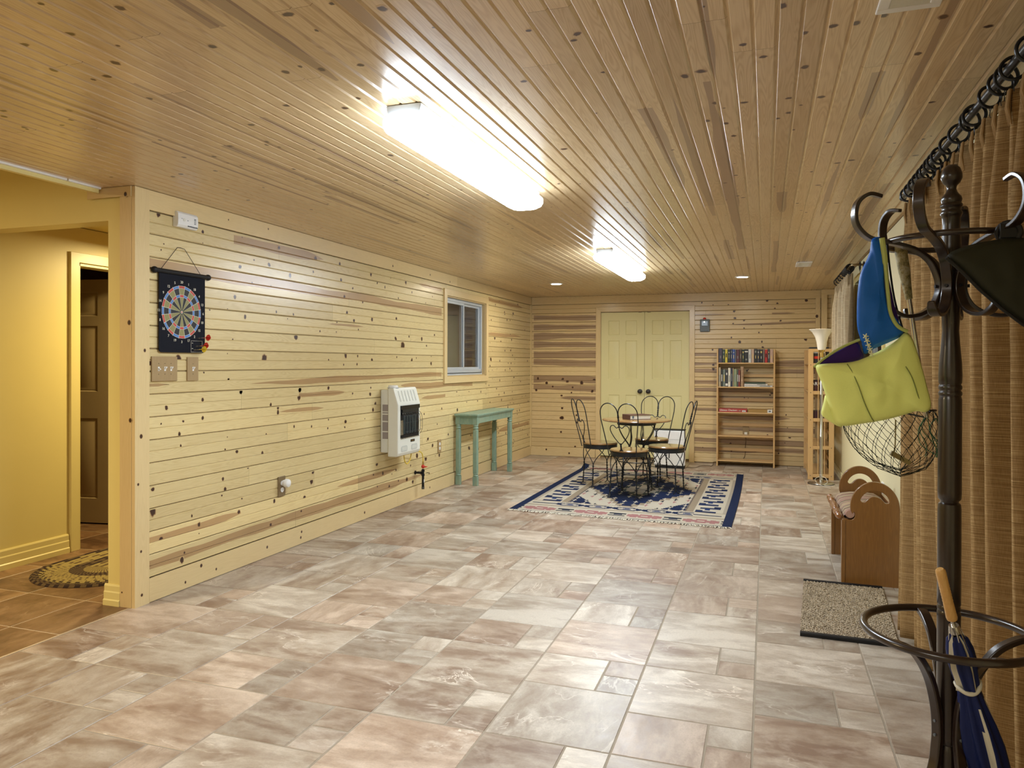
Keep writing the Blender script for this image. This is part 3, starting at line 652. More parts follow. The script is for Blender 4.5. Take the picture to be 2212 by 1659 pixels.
# batten at the open end of the board ceiling, and the short pine piece beside it
mb = MB(); mb.box(CLX-.03, CLX-.004, YB, YN-.03, H-.03, H+.02, 0); mb.box(CLX-.004, CLX+.012, YB, 2.93, H-.010, H+.0, 1); mb.box(CLX-.004, CLX+.012, 2.94, YN-.03, H-.010, H, 1)
struct(obj('trim_5', mb, [M['halltrim'], M['white']], world=True))
mb = MB(); plank(mb, -3.56, XL-.005, YN-.02, YN-.014, 2.235, H-.002, 0, 12, tint=.45); dots(mb, [(XL-.04, 2.245, .009)], (0, YN-.02, 0), (1, 0, 0), (0, 0, 1), (0, -1, 0)); struct(obj('trim_6', mb, M['pine_trim'], world=True))
# boxed pine strips in the far right corner
mb = MB(); plank(mb, .60, .655, YF-.03, YF, .0, H-.09, 2, 13, tint=.45); plank(mb, .665, .735, YF-.055, YF, 0, H-.02, 2, 14, tint=.55); plank(mb, .785, .83, YF-.03, YF, 0, H-.02, 2, 15, tint=.5)
plank(mb, .665, .83, YF-.06, YF-.02, H-.07, H-.002, 0, 16, tint=.65)
dots(mb, [(.615, 1.95, .015), (.70, 2.02, .006)], (0, YF-.031, 0), (1, 0, 0), (0, 0, 1), (0, -1, 0)); struct(obj('trim_7', mb, M['pine_far'], world=True, bevel=.002))
# profiled yellow baseboards of the hall
def bbprof(name, p0, p1, nrm, h=.115, mat='halltrim'):
    p0, p1, n = Vector(p0), Vector(p1), Vector(nrm); pr = [(0, 0), (.020, 0), (.020, h*.25), (.014, h*.30), (.014, h*.62), (.010, h*.68), (.010, h*.92), (.005, h), (0, h)]
    mb = MB(); a = [p0+n*x+Vector((0, 0, z)) for x, z in pr]; b_ = [p1+n*x+Vector((0, 0, z)) for x, z in pr]; k = len(pr)
    mb.mesh(a+b_, [(i, (i+1) % k, k+(i+1) % k, k+i) for i in range(k)]+[tuple(range(k))[::-1], tuple(range(k, 2*k))])
    return struct(obj(name, mb, M[mat], world=True))
bbprof('baseboard_hall_left', (XH, YN+.12, 0), (XH, HD[0]-.08, 0), (1, 0, 0), .13)
bbprof('baseboard_hall_jamb', (OX-.018, YN, 0), (XL-.087, YN, 0), (0, -1, 0), .115)
mb = MB(); bb_ = bbprof('baseboard_hall_return', (OX, YN+.115, 0), (OX, YN, 0), (-1, 0, 0), .115)
bbprof('baseboard_right', (XR, YF, 0), (XR, YB, 0), (-1, 0, 0), .09, 'drywall')

# hall doorway casing and door
o = casing('door_2_casing', (HD[0], HD[1], 0, HD[2], 0), (XH, 0, 0), (0, 1, 0), (0, 0, 1), (1, 0, 0), .07, .018, M['halltrim']); struct(o)
mb = MB()
for a in (HD[0], HD[1]-.02): mb.box(XH-.12, XH, a, a+.02, 0, HD[2])
mb.box(XH-.12, XH, HD[0], HD[1], HD[2]-.02, HD[2]); struct(obj('door_2_frame', mb, M['halltrim'], world=True))

def panel_leaf(mb, w_, h_, t, rects, mi=0, d=.008, sides=(1,)):
    """door slab from x 0..w_, z 0..h_, thickness t along y (front face at y=0), with raised panels on the front"""
    xs = sorted({0, w_}|{v for r in rects for v in r[:2]}); zs = sorted({0, h_}|{v for r in rects for v in r[2:]})
    for a, b_ in zip(xs[:-1], xs[1:]):
        for c, e in zip(zs[:-1], zs[1:]):
            if any(r[0] <= (a+b_)/2 <= r[1] and r[2] <= (c+e)/2 <= r[3] for r in rects): continue
            mb.poly([(a, 0, c), (b_, 0, c), (b_, 0, e), (a, 0, e)], mi)
    for r in rects:
        lv = [(0, 0), (.008, d), (.016, d), (.036, .0015)]
        rings = [[(r[0]+q, y, r[2]+q), (r[1]-q, y, r[2]+q), (r[1]-q, y, r[3]-q), (r[0]+q, y, r[3]-q)] for q, y in lv]
        for k in range(3):
            for i in range(4): j = (i+1) % 4; mb.poly([rings[k][i], rings[k][j], rings[k+1][j], rings[k+1][i]], mi)
        mb.poly(rings[-1], mi)
    vs = [(0, 0, 0), (w_, 0, 0), (w_, 0, h_), (0, 0, h_), (0, t, 0), (w_, t, 0), (w_, t, h_), (0, t, h_)]
    mb.mesh(vs, [(4, 7, 6, 5), (0, 4, 5, 1), (3, 2, 6, 7), (0, 3, 7, 4), (1, 5, 6, 2)], mi)

# double doors in the far wall
d1 = bpy.data.objects.new('door_1', None); C.objects.link(d1); d1.location = ((DX0+DX1)/2, YF, 0); struct(d1)
LW = (DX1-DX0)/2-.004
rects = []
for (z0, z1) in ((1.60, 1.86), (.98, 1.50), (.22, .82)): pass
def six(w_): return [(a, a+w_*.26, z0, z1) for a in (w_*.17, w_*.57) for z0, z1 in ((1.70, 1.90), (1.08, 1.62), (.20, .86))]
for k, sgn in enumerate((-1, 1)):
    mb = MB(); panel_leaf(mb, LW, 2.015, .035, six(LW)); x0 = -LW-.002 if k == 0 else .002
    lf = obj('door_leaf', mb, M['door_y'], d1, loc=(x0, .012, .035), weld=True)
    kb = MB(); kb.lathe([(.031, 0), (.031, -.006), (.012, -.010), (.012, -.030), (.024, -.036), (.030, -.048), (.029, -.060), (.018, -.068), (0, -.070)], (0, 0, 0), 24, 0, 'Y')
    obj('knob', kb, M['blackdoor'], lf, loc=((LW-.055 if k == 0 else .055), 0, .915))
    for z in (.28, 1.13, 1.75):
        hb = MB(); hb.cyl((0, -.006, 0), (0, -.006, .085), .006); obj('hinge', hb, M['brass'] if False else M['grey'], lf, loc=((-.006 if k == 0 else LW+.006), 0, z))
    cb = MB(); cb.box(-.022, .022, -.006, .01, 0, .012); obj('ball_catch', cb, M['brownplate'], lf, loc=((LW-.06 if k == 0 else .06), 0, 2.008))
o = casing('door_1_casing', (DX0, DX1, 0, DZ, 0), (0, YF, 0), (1, 0, 0), (0, 0, 1), (0, -1, 0), .068, .018, M['pine_far']); struct(o)
mb = MB(); mb.box(DX0, DX0+.002, YF, YF+.12, 0, DZ); mb.box(DX1-.002, DX1, YF, YF+.12, 0, DZ); mb.box(DX0, DX1, YF, YF+.12, DZ-.004, DZ); mb.box(DX0, DX1, YF+.05, YF+.12, 0, .02); struct(obj('door_1_frame', mb, M['pine_far'], world=True))
# hall door standing open
d2 = bpy.data.objects.new('door_2', None); C.objects.link(d2); d2.location = (XH-.13, HD[1]-.03, 0); struct(d2); d2.rotation_euler = (0, 0, math.radians(189.5))
mb = MB(); panel_leaf(mb, .80, 2.0, .035, [(.80-b_, .80-a, c, e) for a, b_, c, e in six(.80)])
lf = obj('door_leaf', mb, M['door_b'], d2, loc=(.80, .055, .012), weld=True); lf.rotation_euler = (0, 0, PI)
kb = MB(); kb.lathe([(.03, 0), (.03, -.006), (.012, -.01), (.012, -.03), (.028, -.045), (.02, -.062), (0, -.065)], (0, 0, 0), 20, 0, 'Y'); obj('knob', kb, M['brass'], lf, loc=(.06, 0, .93))

# window in the left wall
w1 = bpy.data.objects.new('window_1', None); C.objects.link(w1); w1.location = (XL, (WIN[0]+WIN[1])/2, WIN[2]); struct(w1)
casing('window_casing', (WIN[0], WIN[1], WIN[2], WIN[3], 1), (XL, 0, 0), (0, 1, 0), (0, 0, 1), (1, 0, 0), .07, .020, M['pine_trim'], w1)
mb = MB(); y0, y1, z0, z1 = WIN
for a in ((y0, y0+.012, z0, z1), (y1-.012, y1, z0, z1), (y0, y1, z0, z0+.012), (y0, y1, z1-.012, z1)): mb.box(XL-.12, XL, a[0], a[1], a[2], a[3])
obj('window_jamb', mb, M['pine_trim'], w1, world=True)
def rectframe(mb, xa, xb, y0, y1, z0, z1, w_, mi=0):
    mb.box(xa, xb, y0, y0+w_, z0, z1, mi); mb.box(xa, xb, y1-w_, y1, z0, z1, mi); mb.box(xa, xb, y0+w_, y1-w_, z0, z0+w_, mi); mb.box(xa, xb, y0+w_, y1-w_, z1-w_, z1, mi)
mb = MB(); rectframe(mb, XL-.09, XL-.035, y0+.012, y1-.012, z0+.012, z1-.012, .030); mb.box(XL-.09, XL-.035, y0+.03, y1-.03, z0+.03, z0+.075)
obj('window_frame', mb, M['alum'], w1, world=True, bevel=.002)
ym = (y0+y1)/2
for (a, b_, xo) in ((y0+.04, ym+.03, -.055), (ym-.02, y1-.04, -.075)):
    mb = MB(); rectframe(mb, XL+xo-.012, XL+xo+.012, a, b_, z0+.075, z1-.04, .028); s_ = obj('sash', mb, M['alum'], w1, world=True, bevel=.002)
    mb = MB(); mb.box(XL+xo-.002, XL+xo+.002, a+.028, b_-.028, z0+.103, z1-.068); obj('glass_pane', mb, M['glass'], s_, world=True)
# siding, and an added brown-grey board standing in for curtains reflected in the glass
mb = MB()
for i in range(14): mb.box(XL-.37, XL-.35, 8.72, 10.6, 1.0+.1*i, 1.094+.1*i, 0)
mb.box(XL-.42, XL-.38, 5.8, 10.6, .6, 2.6, 1); struct(obj('outside_backdrop', mb, [M['siding'], M['backdrop']], world=True))

# right wall windows (seen edge-on behind the curtains)
for i, Wd in enumerate((WR1, WR2)):
    wn = bpy.data.objects.new('window_%d' % (i+2), None); C.objects.link(wn); wn.location = (XR, (Wd[0]+Wd[1])/2, Wd[2]); struct(wn)
    casing('window_casing', (Wd[0], Wd[1], Wd[2], Wd[3], 1), (XR, 0, 0), (0, 1, 0), (0, 0, 1), (-1, 0, 0), .065, .018, M['halltrim'], wn)
    mb = MB(); rectframe(mb, XR+.03, XR+.08, Wd[0], Wd[1], Wd[2], Wd[3], .045); mb.box(XR+.03, XR+.08, (Wd[0]+Wd[1])/2-.025, (Wd[0]+Wd[1])/2+.025, Wd[2], Wd[3]); f_ = obj('window_frame', mb, M['alum'], wn, world=True)
    mb = MB(); mb.box(XR+.05, XR+.055, Wd[0]+.04, Wd[1]-.04, Wd[2]+.04, Wd[3]-.04); obj('glass_pane', mb, M['glass'], wn, world=True)
mb = MB(); mb.box(XR+.9, XR+1.0, 1, 9, 0, 3); struct(obj('wall_outside_right', mb, M['backdrop'], world=True))
# ------------------------------------------------------------ lights in the ceiling
def wrap_light(x0, x1, y0, y1, label):
    cx_, cy_ = (x0+x1)/2, (y0+y1)/2
    t = thing('ceiling_light', label, 'light', (cx_, cy_, H), 0, 'wraparound ceiling lights')
    mb = MB(); hw = .072; L2 = (y1-y0)/2
    mb.prism([(-hw, -.002), (hw, -.002), (hw*.86, -.05), (-hw*.86, -.05)], (0, -L2+.02, 0), (1, 0, 0), (0, 0, 1), (0, 1, 0), 2*L2-.04)
    obj('housing', mb, M['steelblue'], t, bevel=.003)
    # acrylic lens: rounded plan, soft lower edges
    mb = MB(); W2 = (x1-x0)/2; n = 10; out = []
    r = W2*.72
    def ro(W2, L2, r):
        o = []
        for (sx, sy, a0) in ((1, 1, 0), (-1, 1, PI/2), (-1, -1, PI), (1, -1, 1.5*PI)):
            for i in range(n+1):
                a = a0+PI/2*i/n; o.append((sx*(W2-r)+r*math.cos(a), sy*(L2-r)+r*math.sin(a)))
        return o
    lv = [(-.030, -.036), (-.012, -.036), (0, -.048), (0, -.070), (-.010, -.088), (-.035, -.100), (-.055, -.105)]
    rows = []
    for d, z in lv: rows.append([(a, b_, z) for a, b_ in ro(W2+d, L2+d, max(.01, r+d))])
    k = len(rows[0]); vs = [p for r_ in rows for p in r_]
    fs = [(i*k+j, i*k+(j+1) % k, (i+1)*k+(j+1) % k, (i+1)*k+j) for i in range(len(rows)-1) for j in range(k)]
    fs.append(tuple((len(rows)-1)*k+j for j in range(k)))
    mb.mesh(vs, fs, [1 if q < 3*k else 0 for q in range(len(fs))], True); obj('acrylic_lens', mb, [M['lens'], M['lensrim']], t)
wrap_light(-1.37, -1.165, 2.45, 4.00, 'large lit wraparound ceiling light nearest the camera')
wrap_light(-1.38, -1.175, 6.10, 7.75, 'smaller-looking lit wraparound ceiling light farther back, above the table')
for x, y, lb in ((-2.39, 8.65, 'small round recessed downlight left of the farther ceiling light'), (-.25, 8.56, 'small round recessed downlight above the bookcase, right of the farther ceiling light')):
    t = thing('recessed_downlight', lb, 'light', (x, y, H), 0, 'recessed downlights')
    mb = MB(); mb.lathe([(.058, -.001), (.058, -.006), (.075, -.007), (.082, -.002), (.082, 0)], n=32); obj('trim_ring', mb, M['white'], t)
    mb = MB(); mb.lathe([(0, -.003), (.057, -.003), (.057, -.0015), (0, -.0015)], n=32); obj('bulb_face', mb, M['bulb'], t)
def vent(x0, x1, y0, y1, lb):
    t = thing('ceiling_vent', lb, 'vent', ((x0+x1)/2, (y0+y1)/2, H), 0, 'ceiling air vents'); a, b_ = (x1-x0)/2, (y1-y0)/2
    mb = MB(); mb.box(-a, a, -b_, -b_+.03, -.008, 0); mb.box(-a, a, b_-.03, b_, -.008, 0); mb.box(-a, -a+.03, -b_+.03, b_-.03, -.008, 0); mb.box(a-.03, a, -b_+.03, b_-.03, -.008, 0)
    obj('vent_frame', mb, M['white'], t, bevel=.003)
    mb = MB(); n = int((b_-.03)*2/.014)
    for i in range(n):
        y = -b_+.03+.014*(i+.5); mb.prism([(-.006, -.002), (-.004, -.002), (.006, -.007), (.004, -.007)], (-a+.03, y, 0), (0, 1, 0), (0, 0, 1), (1, 0, 0), 2*a-.06)
    obj('louvres', mb, M['cream'], t)
vent(.265, .405, 7.46, 7.80, 'white louvred vent in the far part of the ceiling')
vent(.275, .43, 1.88, 2.235, 'white louvred vent at the top edge above the curtain side')

# ------------------------------------------------------------ left wall fittings
t = thing('carbon_monoxide_alarm', 'white carbon monoxide alarm high on the pine wall near the corner post', 'alarm', (XL, 3.527, 2.165))
mb = MB(); mb.prism([(0, -.045), (.03, -.045), (.040, -.032), (.042, 0), (.040, .032), (.03, .045), (0, .045)], (0, -.080, 0), (1, 0, 0), (0, 0, 1), (0, 1, 0), .16); obj('alarm_body', mb, M['white'], t, bevel=.004)
mb = MB(); mb.lathe([(.009, 0), (.009, .003), (0, .004)], (.042, -.035, -.002), 16, 0, 'X'); obj('test_button', mb, M['cream'], t)
mb = MB()
for dz in (-.014, -.005, .005, .013): mb = MB(); mb.box(.0415, .0425, .045, .060, dz, dz+.004); obj('alarm_slot', mb, M['grey'], t)
for a in ((-.010, -.002, -.004, .0), (-.055, -.050, .002, .006)): mb = MB(); mb.box(.0415, .0425, *a); obj('indicator', mb, M['grey'], t)
mb = MB(); rn = random.Random(3)
x = -.005
while x < .07: w_ = rn.uniform(.004, .012); mb.box(.040, .0425, x, x+w_*.7, -.036, -.030+rn.uniform(-.001, .001)); x += w_
obj('small_lettering', mb, M['grey'], t)

# magnetic dartboard
dy, dz_ = 3.501, 1.628
t = thing('dartboard', 'black roll-up magnetic dartboard with numbered rings, hanging by a cord', 'dartboard', (XL, dy, 1.39))
mb = MB(); y0, y1, z0, z1 = dy-.172, dy+.190, 1.392, 1.845; out = []
for (cy, cz, a0) in ((y1-.02, z1-.0, 0), (y0+.02, z1, PI/2), (y0+.02, z0+.02, PI), (y1-.02, z0+.02, 1.5*PI)):
    for i in range(7):
        a = a0+PI/2*i/6; out.append((cy+.02*math.cos(a)-dy, cz+(.02*math.sin(a) if cz < 1.6 else 0)-dz_))
mb.prism(out, (XL+.012, dy, dz_), (0, 1, 0), (0, 0, 1), (1, 0, 0), .004); obj('mat_sheet', mb, plain('dart_mat_black', (.005, .006, .012), .75, spec=.2), t, world=True)
mb = MB(); mb.cyl((XL+.016, dy-.205, 1.853), (XL+.016, dy+.215, 1.853), .0135, n=20)
for e in (-.205, .215): mb.ball((XL+.016, dy+e, 1.853), .019)
obj('top_rod', mb, M['black'], t, world=True)
mb = MB(); mb.tube([(XL+.016, dy-.155, 1.866), (XL+.010, dy-.028, 2.002), (XL+.008, dy, 2.004), (XL+.010, dy+.028, 2.000), (XL+.016, dy+.150, 1.866)], .0016, 6); obj('hanging_cord', mb, M['black'], t, world=True)
mb = MB(); mats = [plain('dart_black', (.006, .006, .009), .5), plain('dart_khaki', (.25, .23, .085), .5), plain('dart_red', (.50, .055, .04), .5), plain('dart_blue', (.07, .20, .52), .5), plain('dart_line', (.62, .60, .48), .5)]
def ann(r0, r1, a0, a1, mi, h, n=6):
    for i in range(n):
        p, q = a0+(a1-a0)*i/n, a0+(a1-a0)*(i+1)/n
        mb.poly([(h, math.sin(p)*r0, math.cos(p)*r0), (h, math.sin(p)*r1, math.cos(p)*r1), (h, math.sin(q)*r1, math.cos(q)*r1), (h, math.sin(q)*r0, math.cos(q)*r0)], mi)
RO = .1525
for i in range(20):
    a0, a1 = 2*PI*(i-.5)/20, 2*PI*(i+.5)/20; ev = i % 2 == 0
    ann(.011, .087, a0, a1, 1 if ev else 0, .0165); ann(.101, .138, a0, a1, 1 if ev else 0, .0165)
    ann(.087, .101, a0, a1, 2 if ev else 3, .0165); ann(.138, RO, a0, a1, 2 if ev else 3, .0165)
    e = .0009
    ann(.011, RO+.004, a0-e/.10, a0+e/.10, 4, .0168, 1)
ann(0.0001, .0045, 0, 2*PI, 2, .0168, 20); ann(.0045, .0085, 0, 2*PI, 4, .0168, 20); ann(.0085, .0125, 0, 2*PI, 0, .0168, 20)
ann(.086, .0875, 0, 2*PI, 4, .0169, 80); ann(.1005, .102, 0, 2*PI, 4, .0169, 80); ann(.1375, .139, 0, 2*PI, 4, .0169, 80); ann(RO-.0005, RO+.001, 0, 2*PI, 4, .0169, 80)
fr = [(.095, .170, -.232, -.172)]
obj('target_rings', mb, mats, t, loc=(0, 0, dz_-1.39))
mb = MB()
def rl(y0, y1, z0, z1, e=.0014, h=.0166):
    for a in ((y0, y1, z0, z0+e), (y0, y1, z1-e, z1), (y0, y0+e, z0, z1), (y1-e, y1, z0, z1)): mb.poly([(h, a[0], a[2]), (h, a[1], a[2]), (h, a[1], a[3]), (h, a[0], a[3])], 0)
rl(.073, .166, -.232, -.164)
for a in ((.080, .090, -.180, -.177), (.080, .090, -.212, -.209)): mb.poly([(.0166, a[0], a[2]), (.0166, a[1], a[2]), (.0166, a[1], a[3]), (.0166, a[0], a[3])], 0)
obj('dart_holder_frame', mb, mats[4], t, loc=(0, 0, dz_-1.39))
for i, s_ in enumerate([20, 1, 18, 4, 13, 6, 10, 15, 2, 17, 3, 19, 7, 16, 8, 11, 14, 9, 12, 5]):
    a = 2*PI*i/20; text('number', str(s_), .021, mats[4], t, (.0165, math.sin(a)*.174, dz_-1.39+math.cos(a)*.174), (PI/2, 0, PI/2), bold=.0003)
def dart(lb, y, z, mat, tip=.03, dr=(1, .25, .05)):
    t = thing('magnetic_dart', lb, 'dart', (XL+.0165, y, z), 0, 'darts stuck on the dartboard'); d = Vector(dr).normalized()
    mb = MB(); mb.cyl((0, 0, 0), d*.010, .0035, n=10); mb.cyl(d*.01, d*.035, .0022, .0030, n=10); obj('barrel', mb, M['chrome'], t)
    mb = MB(); mb.cyl(d*.034, d*.06, .0016, n=8)
    X = d.orthogonal().normalized(); Y = d.cross(X)
    for k in range(4):
        a = PI/2*k+.5; w_ = X*math.cos(a)+Y*math.sin(a); mb.prism([(0, 0), (.010, .018), (.022, .020), (.030, .010), (.034, 0)], d*.048-(X*math.sin(a)-Y*math.cos(a))*.0004, d, w_, (-X*math.sin(a)+Y*math.cos(a)), .0008)
    obj('flight', mb, mat, t)
dart('single red dart sticking out at the dartboard edge, above the holder frame', 3.630, 1.480, M['red'])
dart('red dart in the small frame at the lower corner, above the yellow one', 3.612, 1.432, M['red'])
dart('yellow dart at the bottom of the small frame on the dartboard', 3.596, 1.410, M['yellow'])

def plate(name, lb, cat, y, z, w_, h_, mat, toggles=0, group=None):
    t = thing(name, lb, cat, (XL, y, z), 0, group)
    mb = MB(); mb.box(0, .009, -w_/2, w_/2, 0, h_); obj('cover_plate', mb, mat, t, bevel=.002)
    for i in range(toggles):
        yy = (i-(toggles-1)/2)*.046
        mb = MB(); up = not (toggles == 3 and i == 0)
        mb.box(.009, .0105, yy-.006, yy+.006, h_/2-.012, h_/2+.012)
        s_ = 1 if up else -1
        mb.prism([(.010, -.006), (.010, .006), (.022, .006+.006*s_), (.022, .001+.006*s_)], (0, yy-.004, h_/2), (1, 0, 0), (0, 0, 1), (0, 1, 0), .008)
        obj('toggle', mb, M['white'], t)
        for zz in (-.030, .030): mb = MB(); mb.cyl((.0085, yy, h_/2+zz), (.0103, yy, h_/2+zz), .003, n=10); obj('screw', mb, M['brownplate'], t)
    return t
plate('light_switch', 'triple toggle light switch on a square oak plate below the dartboard', 'switch', 3.380, 1.228, .190, .140, M['oakplate'], 3)
plate('light_switch', 'single toggle light switch on a narrow oak plate, right of the triple one', 'switch', 3.600, 1.226, .090, .140, M['oakplate'], 1)
def outlet(t, z, x=.009):
    mb = MB(); mb.lathe([(.017, x), (.017, x+.003), (0, x+.003)], (0, 0, z), 20, 0, 'X'); o = obj('receptacle', mb, M['white'], t)
    mb = MB()
    for e in (-.006, .006): mb.box(x+.0028, x+.0034, e-.001, e+.001, z-.002, z+.006)
    mb.cyl((x+.0028, 0, z-.008), (x+.0034, 0, z-.008), .002, n=8); obj('outlet_slots', mb, M['grey'], o)
t = plate('wall_outlet', 'brown wall outlet low on the pine wall, below the dartboard side', 'outlet', 4.467, .390, .080, .140, M['brownplate']); outlet(t, .045); outlet(t, .092)
mb = MB(); mb.lathe([(.020, 0), (.022, .006), (.020, .014), (.030, .022), (.031, .032), (.027, .046), (.016, .052), (0, .054)], (0, 0, 0), 24, 0, 'X')
tag(obj('plug_in_night_light', mb, M['white'], loc=(XL+.0125, 4.475, .482)), 'round white plug-in night light in the brown wall outlet', 'night light')
t = plate('wall_outlet', 'tan wooden wall outlet between the gas heater and the green table', 'outlet', 7.160, .395, .078, .135, M['oakplate']); outlet(t, .045); outlet(t, .090)

# ------------------------------------------------------------ gas heater
HY0, HY1 = 5.87, 6.315
t = thing('gas_wall_heater', 'cream vent-free gas heater mounted on the pine wall', 'heater', (XL, (HY0+HY1)/2, .50))
mb = MB(); mb.box(XL+.003, XL+.095, HY0+.025, HY1-.025, .535, 1.095); obj('back_case', mb, M['cream'], t, world=True, bevel=.012, seg=3)
def hb(y0, y1): return [(XL+.09, .505), (XL+.178, .505), (XL+.192, .535), (XL+.192, .965), (XL+.150, 1.105), (XL+.140, 1.112), (XL+.09, 1.112)]
mb = MB(); mb.prism([(a-XL, b_) for a, b_ in hb(0, 0)], (XL, HY0, 0), (1, 0, 0), (0, 0, 1), (0, 1, 0), HY1-HY0)
obj('front_shell', mb, M['cream'], t, world=True, bevel=.010, seg=3)
fy0, fy1, fz0, fz1 = HY0+.045, HY1-.035, .665, .955
mb = MB(); mb.box(XL+.186, XL+.1945, fy0, fy1, fz0, fz1); obj('firebox_opening', mb, M['black'], t, world=True)
mb = MB(); mb.box(XL+.1945, XL+.204, fy0, fy1, fz1-.035, fz1); mb.prism([(0, 0), (.010, 0), (.004, -.05), (0, -.05)], (XL+.1945, fy0+.02, fz1-.035), (1, 0, 0), (0, 0, 1), (0, 1, 0), fy1-fy0-.04); obj('heat_deflector', mb, plain('dark_glossy_steel', (.02, .022, .025), .2, .6), t, world=True)
mb = MB()
for i in range(5):
    y = fy0+.050+.055*i; mb.box(XL+.1945, XL+.1965, y, y+.040, fz0+.035, fz1-.09)
obj('radiant_plaque', mb, plain('dark_teal_ceramic', (.012, .030, .038), .25), t, world=True)
for a, b_ in ((fy0, fy0+.042), (fy1-.02, fy1)): mb = MB(); mb.box(XL+.1945, XL+.1985, a, b_, fz0+.03, fz1-.13); obj('side_reflector', mb, M['chrome'], t, world=True)
mb = MB(); r = .0016
prof = [(.1945, fz0+.015), (.215, fz0+.02), (.235, fz0+.06), (.238, fz0+.14), (.228, fz0+.20), (.205, fz0+.225), (.1945, fz0+.225)]
for y in [fy0+.012+(fy1-fy0-.024)*i/8 for i in range(9)]: mb.tube([(XL+a, y, b_) for a, b_ in prof], r if 0 < 1 else r, 6)
for a, b_ in prof[1:6]: mb.tube([(XL+a, fy0+.012, b_), (XL+a, fy1-.012, b_)], r, 6)
obj('guard_grille', mb, M['bmetal'], t, world=True)
mb = MB()
for i in range(17): y = fy0+.006+i*(fy1-fy0-.012)/16; mb.box(XL+.194, XL+.198, y-.004, y+.003, fz0-.008, fz0+.004)
obj('lower_teeth', mb, M['chrome'], t, world=True)
mb = MB()
sl = Vector((-.042, 0, .140)).normalized()
for i in range(6):
    y = HY0+.070+i*.060; c = Vector((XL+.171, y, 1.038))
    nn = Vector((.140, 0, .042)).normalized()
    out = [(math.cos(a)*.011+0, (.040 if a < PI else -.040)+math.sin(a)*.011) for a in [PI*k/8 for k in range(9)]+[PI+PI*k/8 for k in range(9)]]
    mb.prism(out, c-nn*.004, (0, 1, 0), sl, nn, .0075)
obj('top_louvres', mb, plain('louvre_shade_cream', (.58, .58, .52), .35), t, world=True, bevel=.002)
mb = MB(); mb.box(XL+.19, XL+.1945, HY0+.245, HY0+.325, .618, .640); obj('name_plate', mb, M['black'], t, world=True)
mb = MB()
x = HY0+.252
rn = random.Random(5)
while x < HY0+.315: mb.box(XL+.1945, XL+.195, x, x+.005, .625, .634); x += .009
obj('plate_lettering', mb, M['brass'], t, world=True)
for y in (HY0+.055, HY0+.255):
    mb = MB(); out = []
    for (sx, sy, a0) in ((1, 1, 0), (-1, 1, PI/2), (-1, -1, PI), (1, -1, 1.5*PI)):
        for i in range(5): a = a0+PI/2*i/4; out.append((sx*.042+.016*math.cos(a), sy*.010+.016*math.sin(a)))
    mb.prism(out, (XL+.1905, y+.065, .570), (0, 1, 0), (0, 0, 1), (1, 0, 0), .004); o = obj('control_window', mb, plain('recess_grey_cream', (.50, .51, .46), .5), t, world=True, bevel=.001)
    mb = MB()
    for i in range(9): mb.box(XL+.1945, XL+.1955, y+.020+i*.010, y+.025+i*.010, .556, .584)
    obj('window_mesh', mb, M['cream'], o, world=True)
mb = MB(); mb.lathe([(.048, 0), (.050, .012), (.044, .014), (.044, .026), (.038, .030), (0, .030)], (XL+.10, HY0+.08, 1.105), 28); obj('vent_cap', mb, M['white'], t, world=True)
mb = MB(); mb.lathe([(.0505, .005), (.0505, .009)], (XL+.10, HY0+.08, 1.105), 28); obj('vent_cap_slot', mb, plain('blue_grey_slot', (.08, .10, .16), .5), t, world=True)
mb = MB()
for k, (z, h_) in enumerate(((.905, .06), (.885, .012), (.82, .055), (.73, .08), (.66, .06))): mb.box(XL+.025, XL+.083, HY0+.0245, HY0+.0250, z, z+h_)
obj('warning_labels', mb, plain('label_print_grey', (.30, .26, .24), .7), t, world=True)
# gas connection
t = thing('gas_pipe', 'black gas pipe with red shut-off valve below the heater', 'pipe', (XL, 6.62, .10))
mb = MB(); px, py = XL+.085, 6.60
mb.cyl((XL, py-.0, .262), (px, py, .262), .011, n=14); mb.cyl((XL+.0, py, .262), (XL+.004, py, .262), .020, n=16); mb.cyl((px, py, .145), (px, py, .30), .012, n=14)
for z in (.235, .275): mb.cyl((px, py, z), (px, py, z+.016), .0165, n=14)
mb.cyl((px-.026, py, .262), (px-.010, py, .262), .016, n=14)
obj('black_pipe', mb, M['black'], t, world=True)
mb = MB(); mb.cyl((px, py, .105), (px, py, .128), .015, n=8); obj('end_cap', mb, plain('grey_cast_iron', (.10, .10, .09), .5, .5), t, world=True)
mb = MB(); mb.cyl((px, py, .128), (px, py, .146), .0125, n=14); obj('pipe_collar', mb, M['black'], t, world=True); mb = MB(); mb.box(px+.010, px+.014, py-.005, py+.005, .17, .20); obj('pipe_sticker', mb, M['white'], t, world=True)
mb = MB(); mb.ball((px, py, .325), .018, sz=1.1); mb.box(px-.004, px+.035, py-.004, py+.022, .318, .326); obj('shutoff_valve', mb, M['red'], t, world=True)
mb = MB(); mb.cyl((px, py, .340), (px, py, .375), .009, n=6); obj('flare_nut', mb, M['brass'], t, world=True)
mb = MB(); pts = [(px, py, .375), (px+.0, py-.005, .42), (px+.01, py-.10, .47), (px+.02, py-.30, .508)]
def smooth(pts, n=8, closed=False):
    P_ = [Vector(p) for p in pts]; out = []; m_ = len(P_)
    for i in range(m_ if closed else m_-1):
        a, b_, c, d = (P_[(i-1) % m_] if closed else P_[max(i-1, 0)]), P_[i], P_[(i+1) % m_], (P_[(i+2) % m_] if closed else P_[min(i+2, m_-1)])
        for k in range(n):
            t_ = k/n; out.append(.5*((2*b_)+(c-a)*t_+(2*a-5*b_+4*c-d)*t_*t_+(3*b_-a-3*c+d)*t_**3))
    if not closed: out.append(P_[-1])
    return out
